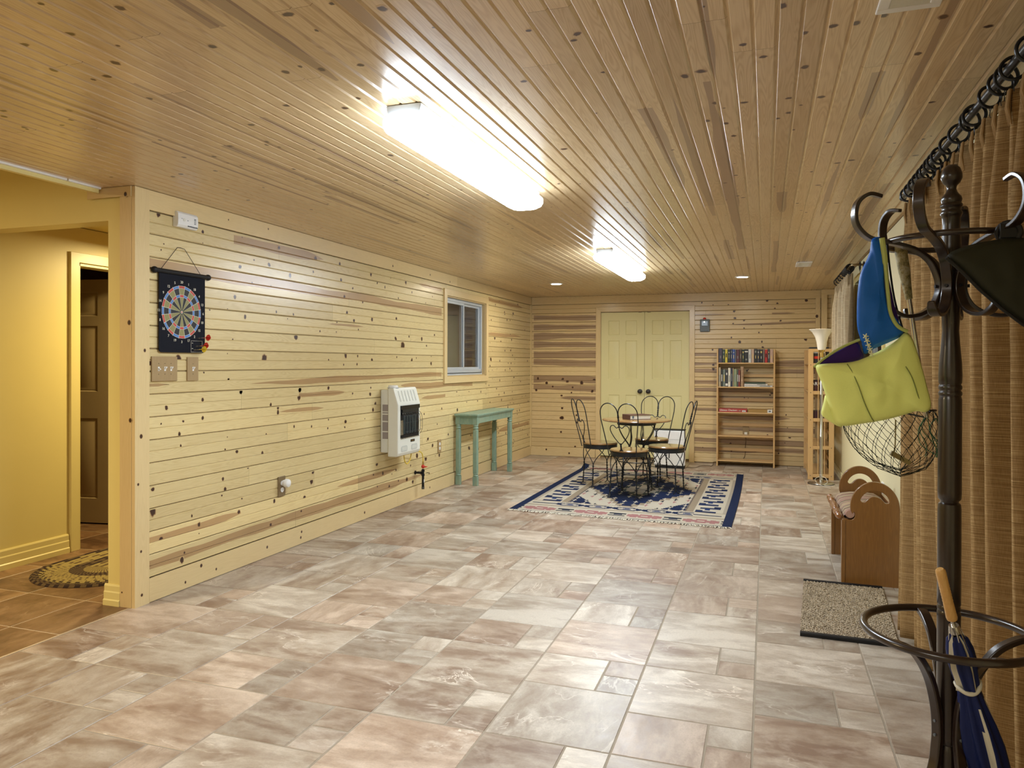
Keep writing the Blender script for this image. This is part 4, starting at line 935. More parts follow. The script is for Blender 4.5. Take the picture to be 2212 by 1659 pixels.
mb.tube(smooth([(px, py, .375), (px, py-.01, .43), (px, py-.05, .47), (px+.0, py-.20, .509)]), .0045, 8)
tag(obj('gas_hose', mb, M['yellow'], world=True), 'yellow gas line running from the red valve up to the heater corner', 'hose')
mb = MB(); mb.tube(smooth([(XL+.12, 6.12, .51), (XL+.12, 6.14, .44), (XL+.12, 6.19, .405), (XL+.12, 6.25, .44), (XL+.12, 6.28, .51)]), .0045, 8)
tag(obj('gas_hose', mb, M['yellow'], world=True), 'yellow gas line hanging in a loop under the middle of the heater', 'hose')

# ------------------------------------------------------------ green console table
t = thing('console_table', 'narrow distressed sage-green console table against the pine wall', 'table', (-3.12, 8.1, 0))
gm = base('distressed_green_paint', .45); mt, nt, b = gm
f = noise(nt, coords(nt, 'O', (6, 6, 3)), 3, 5, .7); col = ramp(nt, f, [(0, (.14, .23, .17)), (.5, (.21, .31, .23)), (.70, (.30, .35, .23)), (.82, (.48, .50, .40))]); L(nt, col, b.inputs['Base Color']); M['green'] = mt
tx0, tx1, ty0, ty1 = XL+.03, -2.965, 7.53, 8.72
mb = MB(); mb.box(tx0-.01, tx1+.015, ty0-.02, ty1+.02, .755, .778); mb.box(tx0, tx1+.007, ty0-.010, ty1+.010, .742, .757); obj('tabletop', mb, M['green'], t, world=True, bevel=.006)
mb = MB(); mb.box(tx0+.01, tx1-.005, ty0+.005, ty0+.022, .665, .745); mb.box(tx0+.01, tx1-.005, ty1-.022, ty1-.005, .665, .745); mb.box(tx1-.022, tx1-.005, ty0, ty1, .675, .745); mb.box(tx0+.005, tx0+.02, ty0, ty1, .675, .745); obj('apron', mb, M['green'], t, world=True, bevel=.002)
for (x, y) in ((tx0+.025, ty0+.025), (tx1-.025, ty0+.025), (tx0+.025, ty1-.025), (tx1-.025, ty1-.025)):
    mb = MB(); mb.box(-.027, .027, -.027, .027, .665, .745); mb.box(-.026, .026, -.026, .026, .0, .10); mb.prism([(-.0255, -.018), (-.018, -.0255), (.018, -.0255), (.0255, -.018), (.0255, .018), (.018, .0255), (-.018, .0255), (-.0255, .018)], (0, 0, .135), (1, 0, 0), (0, 1, 0), (0, 0, 1), .47)
    mb.lathe([(.024, .10), (.031, .108), (.024, .118), (.029, .128), (.026, .136)]); mb.lathe([(.026, .60), (.022, .612), (.031, .622), (.031, .630), (.024, .640), (.030, .652), (.026, .666)])
    obj('leg', mb, M['green'], t, bevel=.002, loc=(x+3.12, y-8.1, 0))
# ------------------------------------------------------------ far right wall fittings and shelves
t = thing('gas_alarm', 'small grey alarm box with a red light on the pine wall beside the double doors', 'alarm', (-.783, YF, 1.765))
mb = MB(); mb.box(-.063, .063, -.045, 0, 0, .168); obj('alarm_body', mb, M['grey'] if False else plain('blue_grey_plastic', (.13, .16, .19), .45), t, bevel=.01, seg=3)
mb = MB(); mb.box(-.042, .042, -.049, -.044, .078, .145); obj('lamp_window', mb, plain('dark_teal_lens', (.01, .03, .035), .15), t, bevel=.003)
mb = MB(); mb.ball((-.006, -.050, .132), .008); obj('lit_lamp', mb, emis('alarm_lamp', (1, .9, .7), 2), t)
mb = MB(); mb.lathe([(.020, .165), (.020, .178), (.014, .190), (0, .194)], (-.005, -.022, 0), 16); obj('red_beacon', mb, M['red'], t)

BX0, BX1, BY0, BY1, BZ = -.612, .110, 10.10, 10.345, 1.525
t = thing('bookcase', 'open-backed clear pine bookcase against the far pine wall', 'bookcase', (-.25, 10.22, 0))
mb = MB(); mb.box(BX0, BX0+.020, BY0, BY1, 0, BZ); obj('side_panel', mb, M['shelf'], t, world=True, bevel=.002)
mb = MB(); mb.box(BX1-.020, BX1, BY0, BY1, 0, BZ); obj('side_panel', mb, M['shelf'], t, world=True, bevel=.002)
SH = [1.335, 1.022, .690, .385, .062]
for z in SH:
    mb = MB(); mb.box(BX0+.02, BX1-.02, BY0+.004, BY1-.01, z-.0, z+.016); obj('shelf', mb, M['shelfh'], t, world=True, bevel=.002)
for z in (1.18, .86, .53, .20):
    mb = MB(); mb.box(BX0+.02, BX1-.02, BY1-.016, BY1-.002, z-.02, z+.02); obj('back_rail', mb, M['shelfh'], t, world=True)

def book(lb, w_, h_, d_, col, loc, group, rz=0, lab=None, flat=False, ry=0, rough=.45, marks=()):
    """spine faces -Y; x = thickness"""
    t = thing('book', lb, 'book', loc, rz, group); cm = plain('cover_%02x%02x%02x' % tuple(int(min(1, c)*255) for c in col), col, rough, var=.15, scale=60)
    mb = MB(); e = .0025
    if not flat:
        mb.box(-w_/2, w_/2, 0, .0022, 0, h_); mb.box(-w_/2, -w_/2+.002, 0, d_, 0, h_); mb.box(w_/2-.002, w_/2, 0, d_, 0, h_)
        p = MB(); p.box(-w_/2+.002, w_/2-.002, .0025, d_-.004, .003, h_-.003)
    else:
        mb.box(-w_/2, w_/2, 0, d_, 0, .002); mb.box(-w_/2, w_/2, 0, d_, h_-.002, h_); mb.box(-w_/2, w_/2, 0, .002, 0, h_)
        p = MB(); p.box(-w_/2+.004, w_/2-.004, .0025, d_-.004, .002, h_-.002)
    obj('cover', mb, cm, t); obj('pages', p, PAGE, t)
    for i, (x0, x1, z0, z1, c) in enumerate(marks):
        q = MB(); q.box(x0, x1, -.0006, .0002, z0, z1); obj('spine_lettering', q, c, t)
    return t
PAGE = plain('paper_pages', (.62, .56, .44), .8, var=.1, scale=200)
WH = plain('white_print', (.72, .72, .68), .6); GO = plain('gold_print', (.55, .42, .14), .5); GN = plain('grey_print', (.22, .24, .22), .6); WH2 = plain('faded_white_print', (.42, .42, .38), .6)
top = [(.045, (.05, .035, .06), 'dark violet-black'), (.032, (.022, .05, .03), 'dark green'), (.031, (.62, .50, .04), 'bright yellow'), (.034, (.015, .02, .018), 'black with pale marks'), (.022, (.03, .04, .11), 'navy'), (.032, (.03, .07, .28), 'royal blue'), (.014, (.14, .16, .20), 'thin slate-grey'),
       (.037, (.09, .018, .025), 'maroon'), (.031, (.07, .035, .02), 'dark brown'), (.027, (.014, .035, .02), 'blackish green'), (.047, (.008, .008, .01), 'thick black with a white label'), (.035, (.55, .56, .56), 'white and grey'), (.034, (.50, .34, .25), 'pinkish tan'),
       (.033, (.010, .012, .012), 'black with green lettering'), (.031, (.035, .032, .045), 'charcoal'), (.036, (.012, .010, .012), 'jet black with an emblem'), (.022, (.16, .13, .11), 'grey-brown'), (.034, (.42, .02, .015), 'bright red'), (.025, (.05, .05, .055), 'dark grey'), (.038, (.48, .32, .24), 'salmon tan')]
x = BX0+.0225; tot = sum(a for a, _, _ in top); k = (BX1-BX0-.045)/tot*.995; rn = random.Random(8)
for i, (w_, c, nm) in enumerate(top):
    w_ *= k; h_ = .172+rn.uniform(-.004, .006)-(.006 if i > 18 else 0)
    if i == 0: h_ = .186
    mk = []
    q = rn.choice([WH2, GO, GN, GN]); mk.append((-w_*.12, w_*.12, h_*.30, h_*.30+rn.uniform(.03, .06), q))
    if rn.random() < .7: mk.append((-w_*.25, w_*.25, h_*.72, h_*.72+rn.uniform(.01, .03), rn.choice([WH2, GN, GO])))
    if i == 10: mk = [(-w_*.42, w_*.42, h_*.78, h_*.86, WH), (-w_*.2, w_*.2, .03, .05, GN)]
    if i in (2, 17): mk = [(-w_*.2, w_*.2, h_*.4, h_*.7, M['black'])]
    prev = top[i-1][2] if i else None
    lb = '%s paperback spine on the top shelf, %s' % (nm, ('right of the %s one' % prev) if prev else 'first at the left end')
    if len(lb.split()) > 16: lb = '%s paperback on the top shelf' % nm
    book(lb, w_-.0012, h_, .11, c, (x+w_/2, BY0+.012+rn.uniform(-.004, .006), SH[0]+.0165), 'paperbacks on the top shelf', marks=mk); x += w_
sec = [(.026, (.44, .35, .22), .25, 'tall tan'), (.022, (.03, .035, .03), .225, 'slim black'), (.030, (.16, .19, .16), .222, 'grey-green'), (.030, (.03, .03, .035), .218, 'black with white label'), (.031, (.66, .64, .55), .243, 'cream white'), (.021, (.025, .03, .07), .240, 'dark navy'), (.014, (.42, .32, .20), .242, 'thin tan'), (.036, (.24, .29, .16), .228, 'sage green'), (.018, (.09, .09, .08), .222, 'slim dark grey'), (.018, (.30, .05, .04), .215, 'slim red')]
x = BX0+.024; tot = sum(a[0] for a in sec); k = .268/tot
for i, (w_, c, h_, nm) in enumerate(sec):
    w_ *= k; q = [(-w_*.2, w_*.2, h_*.3, h_*.7, rn.choice([WH, GN, GO]))]
    if i == 3: q = [(-w_*.45, w_*.45, .01, .04, WH), (-w_*.2, w_*.2, .15, .18, WH)]
    if i in (0, 4, 6): q = [(-w_*.18, w_*.18, h_*.25, h_*.6, GN)]
    book('%s book standing on the second shelf, left of the birch log' % nm, w_-.0012, h_, .16, c, (x+w_/2, BY0+.014, SH[1]+.0165), 'books on the second shelf', marks=q); x += w_
mb = MB(); rn = random.Random(3); prof = [(0, 0)]+[(.0215+rn.uniform(-.002, .002), z) for z in [i*.02 for i in range(14)]]+[(0, .262)]
mb.lathe(prof, (0, 0, 0), 18); mb.cyl((.0, -.010, .15), (.012, -.03, .135), .007, n=8)
bk = base('bark', .8); mt, nt, b = bk; f = noise(nt, coords(nt, 'O', (30, 30, 60)), 1, 5, .7); L(nt, ramp(nt, f, [(0, (.16, .08, .05)), (.5, (.40, .26, .16)), (.8, (.62, .48, .34))]), b.inputs['Base Color'])
tag(obj('birch_log', mb, mt, loc=(BX0+.318, BY0+.04, SH[1]+.0165)), 'short knobbly birch log standing as a bookend on the second shelf', 'log')
zz = SH[1]+.0165
for (nm, w_, h_, c, x0) in (('white book with small print lying at the bottom of the flat stack', .345, .019, (.70, .70, .68), BX0+.345), ('white magazine with red print lying in the middle of the flat stack', .285, .021, (.68, .67, .64), BX0+.345), ('dark green book lying on top of the flat stack', .255, .018, (.03, .06, .03), BX0+.350)):
    book(nm, w_, h_, .20, c, (x0+w_/2, BY0+.018, zz), 'books lying flat on the second shelf', flat=True, marks=[(w_*.05, w_*.42, h_*.3, h_*.7, GN)] if c[0] > .5 else ()); zz += h_+.0005
# game boxes
t = thing('board_game_box', 'red board game box reading Chinese Checkers on the middle shelf', 'game box', (BX0+.205, BY0+.008, SH[2]+.0165), 0, 'board game boxes')
mb = MB(); mb.box(-.175, .175, 0, .22, 0, .044); obj('box_lid', mb, plain('game_red', (.36, .035, .03), .4), t, bevel=.001)
text('title_lettering', 'Chinese Checkers', .030, WH, t, (-.055, -.0006, .024), (PI/2, 0, 0), bold=.0004)
mb = MB(); mb.box(.115, .160, -.0008, .0002, .006, .026); obj('white_label', mb, WH, t)
mb = MB(); mb.box(.122, .152, -.0012, -.0004, .012, .017); obj('label_print', mb, M['grey'], t)
mb = MB(); mb.box(.070, .100, -.0008, .0002, .012, .028); obj('marble_picture', mb, plain('grey_marble_print', (.35, .2, .18), .5), t)
t = thing('board_game_box', 'tan wooden-coloured game box with a white label, right of the red box', 'game box', (BX0+.548, BY0+.010, SH[2]+.0165), 0, 'board game boxes')
mb = MB(); mb.box(-.155, .135, 0, .22, 0, .040); obj('box_lid', mb, M['seat'] if False else plain('game_tan', (.34, .20, .05), .5), t, bevel=.001)
mb = MB(); mb.box(.083, .140, -.0012, .0002, .0, .042); obj('white_label', mb, WH, t)
mb = MB(); mb.box(.098, .124, -.0018, -.0010, .012, .028); obj('label_picture', mb, M['grey'], t)

# ladder-ended shelf unit against the right wall
t = thing('slatted_bookshelf', 'pine shelf unit with ladder-like slatted end in the far right corner', 'bookcase', (.60, 9.75, 0))
UX0, UX1, UY0, UY1, UZ = .462, .742, 9.28, 10.28, 1.512
for y in (UY0, UY1-.018):
    mb = MB(); mb.box(UX0, UX0+.055, y, y+.018, 0, UZ); mb.box(UX1-.055, UX1, y, y+.018, 0, UZ); mb.box(UX0+.055, UX1-.055, y, y+.018, UZ-.035, UZ)
    for z in (1.305, .985, .670, .350, .025): mb.box(UX0+.055, UX1-.055, y+.002, y+.016, z, z+.040)
    obj('end_frame', mb, M['shelf'], t, world=True, bevel=.002)
    for x in (UX0+.105, UX0+.175):
        mb = MB(); mb.box(x, x+.008, y+.004, y+.014, .05, UZ-.03); obj('end_slat', mb, M['shelf'], t, world=True)
for z in (1.325, 1.005, .690, .370, .045):
    mb = MB(); mb.box(UX0+.004, UX1-.02, UY0+.018, UY1-.018, z, z+.016); obj('shelf', mb, wood('clear_pine_y', (.62, .40, .17), (.48, .28, .11), 1, .4, 1, .2, .5) if z > 1.3 else bpy.data.materials['clear_pine_y'], t, world=True)
for x in (UX1-.018,):
    for z in (1.44, 1.12, .80, .48, .16):
        mb = MB(); mb.box(x, x+.012, UY0+.018, UY1-.018, z, z+.035); obj('back_rail', mb, bpy.data.materials['clear_pine_y'], t, world=True)
for (x, z) in ((UX0+.028, 1.325), (UX0+.028, 1.005), (UX0+.028, .69), (UX0+.028, .37), (UX0+.028, .045), (UX1-.028, .37), (UX1-.028, .045), (UX1-.028, .69)):
    mb = MB(); mb.cyl((x, UY0-.0008, z), (x, UY0+.002, z), .006, n=10); obj('screw', mb, M['brownplate'], t, world=True)
bs = [[(.09, (.02, .02, .025), 'black book with red and white title', .19), (.07, (.10, .02, .02), 'dark red book', .18), (.06, (.03, .05, .09), 'dark blue book', .185)], [(.06, (.05, .012, .012), 'maroon book with pale block letters', .12), (.08, (.03, .03, .03), 'black book', .13)], [(.07, (.04, .008, .015), 'dark wine-coloured book', .085), (.09, (.02, .02, .02), 'plain black book', .09)]]
for k, (z, row) in enumerate(zip((1.3415, 1.0215, .7065), bs)):
    y = UY0+.024
    for j, (th, c, nm, h_) in enumerate(row):
        bt = thing('book', '%s behind the slats, %s of the slatted unit' % (nm, ('top shelf', 'second shelf', 'third shelf')[k]), 'book', (UX0+.012, y, z), 0, 'books in the slatted unit'); cm = plain('cover_s', c, .4, var=.2)
        mb = MB(); mb.box(0, .002, 0, th, 0, h_); mb.box(0, .21, 0, .002, 0, h_); mb.box(0, .21, th-.002, th, 0, h_); obj('cover', mb, cm, bt)
        mb = MB(); mb.box(.0025, .206, .002, th-.002, .003, h_-.003); obj('pages', mb, PAGE, bt)
        if k == 0 and j == 0:
            mb = MB(); mb.box(.05, .14, -.0008, .0, .055, .085); obj('red_title_band', mb, M['red'], bt); mb = MB(); mb.box(.02, .17, -.0008, 0, .12, .135); obj('white_title_band', mb, WH, bt)
            mb = MB(); mb.box(-.0008, .0, .01, .08, .02, .05); obj('spine_label', mb, WH, bt)
        if k == 1 and j == 0: text('title_lettering', 'ARRO', .052, WH, bt, (.095, -.0006, .085), (PI/2, 0, 0), bold=.0006)
        y += th+.002

# ------------------------------------------------------------ floor lamp
t = thing('floor_lamp', 'torchiere floor lamp with trumpet glass shade and brushed steel pole', 'lamp', (.585, 8.98, 0))
mb = MB(); mb.lathe([(.135, 0), (.138, .008), (.130, .018), (.07, .034), (.022, .046), (.020, .06), (0, .06)], n=40); obj('base', mb, M['chrome'], t)
mb = MB(); mb.lathe([(.139, 0), (.1392, .006)], n=40); obj('base_rim', mb, M['black'], t)
mb = MB(); mb.lathe([(.017, .05), (.017, .52), (.0178, .521), (.0178, .53), (.017, .531), (.017, .99), (.0178, .991), (.0178, 1.0), (.017, 1.001), (.017, 1.41)], n=20); obj('pole', mb, M['chrome'], t)
mb = MB(); mb.lathe([(.016, 1.40), (.016, 1.41), (.022, 1.415), (.022, 1.465), (.028, 1.470), (.036, 1.492), (.034, 1.498)], n=24); obj('brass_socket', mb, M['brass'], t)
mb = MB(); mb.lathe([(0, 1.492), (.040, 1.494), (.046, 1.52), (.054, 1.58), (.070, 1.64), (.100, 1.69), (.132, 1.72), (.130, 1.724), (.097, 1.695), (.067, 1.645), (.050, 1.58), (.043, 1.52), (.0, 1.50)], n=40); obj('lamp_shade', mb, M['shade'], t)
mb = MB(); mb.tube(smooth([(.57, 8.955, .085), (.52, 8.90, .06), (.545, 8.88, .015), (.585, 8.80, .006), (.63, 8.70, .005), (.66, 8.66, .005)], 8), .0022, 6)
mb.tube(smooth([(.585, 8.94, .09), (.63, 8.90, .075), (.64, 8.86, .03), (.60, 8.85, .006), (.70, 8.84, .005), (.80, 9.0, .006), (.825, 9.1, .06)], 8), .0022, 6)
mb.torus((.585, 8.98, .10), .016, .0022, 20, 6)
tag(obj('lamp_cord', mb, M['cream'], world=True), 'thin off-white cord tied at the foot of the floor lamp', 'cord')

# white portable heater in front of the doors, with its cable
t = thing('panel_heater', 'white free-standing box heater in front of the double doors, behind the table', 'heater', (-1.165, 9.70, 0))
mb = MB(); mb.box(-.195, .195, -.06, .06, .035, .488); obj('casing', mb, M['white'], t, bevel=.012, seg=3)
mb = MB(); mb.box(-.175, .175, -.064, -.058, .37, .475); obj('top_panel', mb, plain('white_gloss', (.80, .80, .80), .25), t, bevel=.003)
mb = MB(); mb.box(-.006, .006, -.063, -.058, .13, .245); obj('slot', mb, M['black'], t)
mb = MB(); mb.box(-.198, .198, -.065, .065, .488, .497); obj('top_grille', mb, M['black'], t)
mb = MB(); mb.box(-.18, .19, -.055, .055, .0, .036); obj('plinth', mb, M['black'], t, bevel=.004)
mb = MB(); mb.tube(smooth([(-.97, 9.74, .01), (-.85, 9.80, .005), (-.80, 9.98, .006), (-.70, 10.05, .006), (-.67, 10.0, .006), (-.655, 10.20, .006), (-.64, 10.352, .02), (-.30, 10.356, .06), (-.255, 10.353, .25), (-.25, 10.353, .36)], 8), .003, 6)
tag(obj('power_cable', mb, plain('brown_cable', (.10, .06, .03), .5), world=True), 'thin brown power cable on the floor beside the white heater', 'cable')
t = thing('wall_outlet', 'pale wall outlet behind the open shelves of the pine bookcase', 'outlet', (-.25, YF, .40)); mb = MB(); mb.box(-.04, .04, -.007, 0, 0, .12); obj('cover_plate', mb, M['oakplate'], t, bevel=.002); mb = MB(); mb.box(-.018, .018, -.03, -.007, .0, .03); obj('plug', mb, M['cream'], t)

# ------------------------------------------------------------ ice-cream parlour set
RZ = .0092          # top of the rug
def chair(label):
    t = thing('wire_chair', label, 'chair', (0, 0, RZ), 0, 'twisted-wire parlour chairs round the table')
    mb = MB(); mb.lathe([(0, .452), (.182, .452), (.190, .458), (.190, .466), (.182, .474), (0, .478)], n=40); obj('seat', mb, M['seat'], t)
    mb = MB(); mb.lathe([(.178, .452), (.184, .450), (.184, .410), (.176, .410), (.176, .452)], n=40); obj('seat_band', mb, M['bmetal'], t)
    for k in range(4):
        an = PI/4+PI/2*k; c, s_ = math.cos(an), math.sin(an)
        mb = MB()
        def at(r, da, z): return Vector((r*math.cos(an+da), r*math.sin(an+da), z))
        for sg in (-1, 1): mb.tube(smooth([at(.180, sg*.62, .415), at(.182, sg*.52, .38), at(.185, sg*.24, .325), at(.188, sg*.05, .27), at(.19, 0, .24)], 6), .0045, 6)
        n = 40; pts1 = []; pts2 = []
        for i in range(n+1):
            z = .245-(.245-.035)*i/n; r = .19+.012*i/n; ph = i*.55; o = .0042
            ctr = at(r, 0, z); e1 = Vector((c, s_, 0)); e2 = Vector((-s_, c, 0))
            pts1.append(ctr+e1*o*math.cos(ph)+e2*o*math.sin(ph)); pts2.append(ctr-e1*o*math.cos(ph)-e2*o*math.sin(ph))
        mb.tube(pts1, .0045, 6); mb.tube(pts2, .0045, 6)
        for da in (-.16, .16): mb.tube(smooth([at(.202, 0, .04), at(.208, da*.4, .016), at(.222, da, .004)], 5), .0045, 6)
        obj('leg', mb, M['bmetal'], t)
        a2 = an+PI/2; mb = MB(); p0 = Vector((.197*c, .197*s_, .155)); p1 = Vector((.197*math.cos(a2), .197*math.sin(a2), .155)); md = (p0+p1)/2*.72+Vector((0, 0, .155*.28+.012))
        mb.tube(smooth([p0, md, p1], 8), .003, 6); obj('stretcher', mb, M['bmetal'], t)
    ln = lambda z: -.178-(z-.44)*.24
    w3 = lambda x, z: Vector((x, ln(z)+abs(x)*.10, z))
    mb = MB()
    for sg in (-1, 1):
        arch = [w3(sg*(.100+.098*math.cos(PI*i/14)), .835+.105*math.sin(PI*i/14)) for i in range(15)]
        mb.tube([w3(sg*.145, .415), w3(sg*.150, .48), w3(sg*.178, .66), w3(sg*.196, .77)]+arch+[w3(sg*.006, .80)], .0052, 8)
    obj('back_frame', mb, M['bmetal'], t)
    def tw(z0, z1):
        mb = MB()
        for ph0 in (0, PI): mb.tube([w3(0, z0+(z1-z0)*i/20)+Vector((.0048*math.cos(ph0+i*.8), .0048*math.sin(ph0+i*.8), 0)) for i in range(21)], .0048, 6)
        return mb
    obj('twist', tw(.705, .82), M['bmetal'], t); obj('twist', tw(.475, .545), M['bmetal'], t)
    mb = MB()
    for sg in (-1, 1):
        mb.tube(smooth([w3(sg*.004, .712), w3(sg*.030, .698), w3(sg*.060, .722), w3(sg*.092, .712), w3(sg*.100, .670), w3(sg*.070, .610), w3(sg*.030, .560), w3(sg*.004, .535)], 8), .0045, 6)
    obj('back_heart', mb, M['bmetal'], t)
    mb = MB()
    for sg in (-1, 1): mb.tube(smooth([w3(sg*.003, .49), w3(sg*.018, .468), w3(sg*.045, .452), w3(sg*.075, .425)], 6), .0045, 6)
    obj('back_foot', mb, M['bmetal'], t)
    return t
TC = Vector((-1.31, 7.98))
ch0 = chair('wire parlour chair nearest the camera, its heart-shaped back towards the viewer')
def place(t, x, y, face):
    t.location = (x, y, RZ); t.rotation_euler = (0, 0, math.radians(face))
place(ch0, -1.290, 7.42, -14)
for lb, x, y, f in (('wire parlour chair left of the round table, seen from the side', -1.705, 7.99, -56), ('wire parlour chair right of the round table, back towards the bookcase', -.98, 7.88, 80), ('wire parlour chair behind the round table, in front of the white heater', -1.235, 8.58, 172)):
    c = copy_tree(ch0); c['label'] = lb; place(c, x, y, f)

t = thing('round_table', 'small round oak-topped table with black wire legs in the middle of the rug', 'table', (TC.x, TC.y, RZ))
mb = MB(); mb.lathe([(0, .712), (.350, .712), (.362, .716), (.366, .723), (.362, .730), (.350, .734), (0, .734)], n=56); obj('tabletop', mb, M['seat'], t)
mb = MB(); mb.lathe([(.200, .712), (.206, .712), (.206, .675), (.200, .675)], n=44); obj('apron_ring', mb, M['bmetal'], t)
for k in range(4):
    an = PI/4+PI/2*k+.2; mb = MB()
    def at(r, da, z): return Vector((r*math.cos(an+da), r*math.sin(an+da), z))
    for sg in (-1, 1): mb.tube(smooth([at(.203, sg*.50, .70), at(.19, sg*.46, .62), at(.150, sg*.42, .54), at(.105, sg*.10, .455), at(.12, -sg*.18, .40), at(.165, -sg*.20, .35), at(.19, -sg*.02, .28), at(.195, 0, .235)], 7), .0052, 6)
    for ph0 in (0, PI):
        mb.tube([at(.195+.02*i/30, 0, .24-.205*i/30)+Vector((.0048*math.cos(ph0+i*.75), .0048*math.sin(ph0+i*.75), 0)) for i in range(31)], .005, 6)
    for da in (-.14, .14): mb.tube(smooth([at(.215, 0, .04), at(.222, da*.4, .016), at(.240, da, .005)], 5), .005, 6)
    obj('leg', mb, M['bmetal'], t)
for z, r in ((.285, .193), (.160, .200)):
    mb = MB(); mb.torus((0, 0, z), r, .005, 48, 6); obj('hoop', mb, M['bmetal'], t)
t = thing('thick_book', 'thick brown book lying on the round table', 'book', (TC.x+.005, TC.y-.02, RZ+.7345), math.radians(38))
mb = MB(); mb.box(-.125, .125, -.085, .085, 0, .005); mb.box(-.125, .125, -.085, .085, .045, .050); mb.box(-.128, -.120, -.085, .085, 0, .05); obj('cover', mb, plain('brown_leather', (.075, .030, .020), .5), t, bevel=.002)
mb = MB(); mb.box(-.119, .120, -.078, .080, .005, .045); obj('pages', mb, PAGE, t)
mb = MB(); mb.box(-.095, -.075, -.0795, -.078, .012, .038); obj('index_mark', mb, M['grey'], t)

# ------------------------------------------------------------ woven rug
RX0, RX1, RY0, RY1 = -2.215, -.262, 6.37, 9.37
def rugcol(x, y):
    """x,y from the near left corner in metres"""
    W2, L2 = RX1-RX0, RY1-RY0; sx = min(x, W2-x); sy = min(y, L2-y)
    navy = (.005, .013, .048); cream = (.46, .405, .31); tan = (.27, .21, .14); pink = (.33, .15, .14); dk = (.015, .02, .03); blue = (.014, .035, .12); grey = (.33, .285, .22)
    if sx < .068 or sy < .022: return navy
    if sy < .30:
        v = sy-.022; p = (x-.02) % .48-.24; q = v-.125
        if v < .014 or v > .255: return cream if v < .262 else tan
        star = (abs(p) < .15 and abs(q) < .035+.03*(abs(p) > .07)-.02*(abs(p) > .12)) or (abs(p) < .05 and abs(q) < .075)
        if star and not (abs(p) < .03 and abs(q) < .018): return pink
        p2 = x % .48-.24+.02
        p3 = (x+.22) % .48-.24
        if abs(p3) < .075 and abs(abs(q)-.04) < .016: return dk
        if abs(p3) < .035 and abs(q) < .014: return navy
        return cream
    if sy < .52:
        v = sy-.41
        if abs(v) > .095: return tan
        if sx < .34: return navy if abs(v) < .016 and sx > .10 else cream
        p = (x-.34) % .27-.135; d = math.hypot(p*.85, v*1.7)
        if .072 < d < .118: return navy
        if d < .034: return blue
        if abs(v) < .014 and abs(p) > .09: return navy
        return cream
    if sx < .100: return grey
    if sx < .118: return cream
    if sx < .36:
        u = sx-.118; p = (y-.52) % .34
        if u < .022 or u > .222: return cream
        if p < .065 and u > .045: return navy if p > .012 and p < .053 else blue
        if .17 <= p < .235 and u < .195: return navy if .182 < p < .223 else blue
        if .065 <= p < .115 and u > .165: return navy
        if .235 <= p < .285 and u < .078: return navy
        if .115 <= p < .17 and .10 < u < .15: return blue
        return cream
    if sx < .44: return (.13, .10, .08) if .425 < sx else tan
    cx_, cy_ = abs(x-W2/2), abs(y-L2/2); hx, hy = W2/2-.46, L2/2-.56
    stp = .05; ax = math.floor(cx_/stp)*stp/hx; ay = math.floor(cy_/stp)*stp/hy; d = ax+ay
    gx, gy = (cx_ % .115)-.0575, (cy_ % .13)-.065; fl = abs(gx)+abs(gy) < .026 or (abs(gx) < .008 and abs(gy) < .05) 
    k = (int(cx_/.115)+int(cy_/.13)) % 3
    if d < .30: return grey if not fl else dk
    if d < .40: return (.06, .07, .06)
    if d < .98:
        if fl and k != 1: return cream if k else (.30, .28, .22)
        return navy
    if d < 1.06: return tan
    if d < 1.12: return dk if fl else cream
    if cx_/hx+cy_/hy > 1.66: return navy if not fl else cream
    if fl and k == 0: return dk
    if fl and k == 1: return pink
    return cream
t = thing('area_rug', 'navy and cream woven rug with a stepped medallion under the dining set', 'rug', (-1.24, 7.87, 0))
mb = MB(); nx, ny = 130, 200
def rz_(x, y):
    d = math.hypot(x-RX0, y-RY1); return max(0, .045*(1-d/.16))**1.0 if d < .16 else 0
def rxy(i, j):
    x = RX0+(RX1-RX0)*i/nx; y = RY0+(RY1-RY0)*j/ny; s_ = (x-RX0)/(RX1-RX0); e = (y-RY0)/(RY1-RY0)
    yy = y+(-.075+.13*(1-s_)-0.0)*(1-e)+(-.03*s_+.03)*e; xx = x+.035*math.sin(e*2.6)*(s_)*.6
    return xx, yy, .0048+rz_(x, y)+.0006*math.sin(x*11)*math.sin(y*9)
vs = [rxy(i, j) for i in range(nx+1) for j in range(ny+1)]
fs = []; at = []
for i in range(nx):
    for j in range(ny):
        fs.append((i*(ny+1)+j, (i+1)*(ny+1)+j, (i+1)*(ny+1)+j+1, i*(ny+1)+j+1)); c = rugcol((RX1-RX0)*(i+.5)/nx, (RY1-RY0)*(j+.5)/ny); at.append((c[0], c[1], c[2], 1))
mb.mesh(vs, fs, 0, False, at)
mt, nt, b = base('woven_wool', .95, spec=.1); a_ = N(nt, 'ShaderNodeVertexColor', layer_name='wd'); wv = N(nt, 'ShaderNodeTexWave', i_Scale=55.0, i_Distortion=1.0); L(nt, coords(nt, 'O', (1, 1, 1)), wv.inputs['Vector'])
nz = noise(nt, coords(nt, 'O', (1, 1, 1)), 140, 2); L(nt, mix(nt, math_(nt, 'MULTIPLY', nz, .45), a_.outputs[0], (.02, .02, .02)), b.inputs['Base Color']); bump(nt, b, wv.outputs['Fac'], .25, .003)
obj('rug_weave', mb, mt, t, world=True, solid=.006)
mb = MB(); rn = random.Random(2)
for (j, sg) in ((0, -1), (ny, 1)):
    for i in range(0, nx*2):
        s_ = i/2/nx; x, y, z = rxy(i/2, j); l_ = rn.uniform(.025, .05); dx = rn.uniform(-.02, .02)
        mb.tube([(x, y, .006), (x+dx*.4, y+sg*l_*.5, .009), (x+dx, y+sg*l_, .003)], [.0030, .0034, .0022], 4)
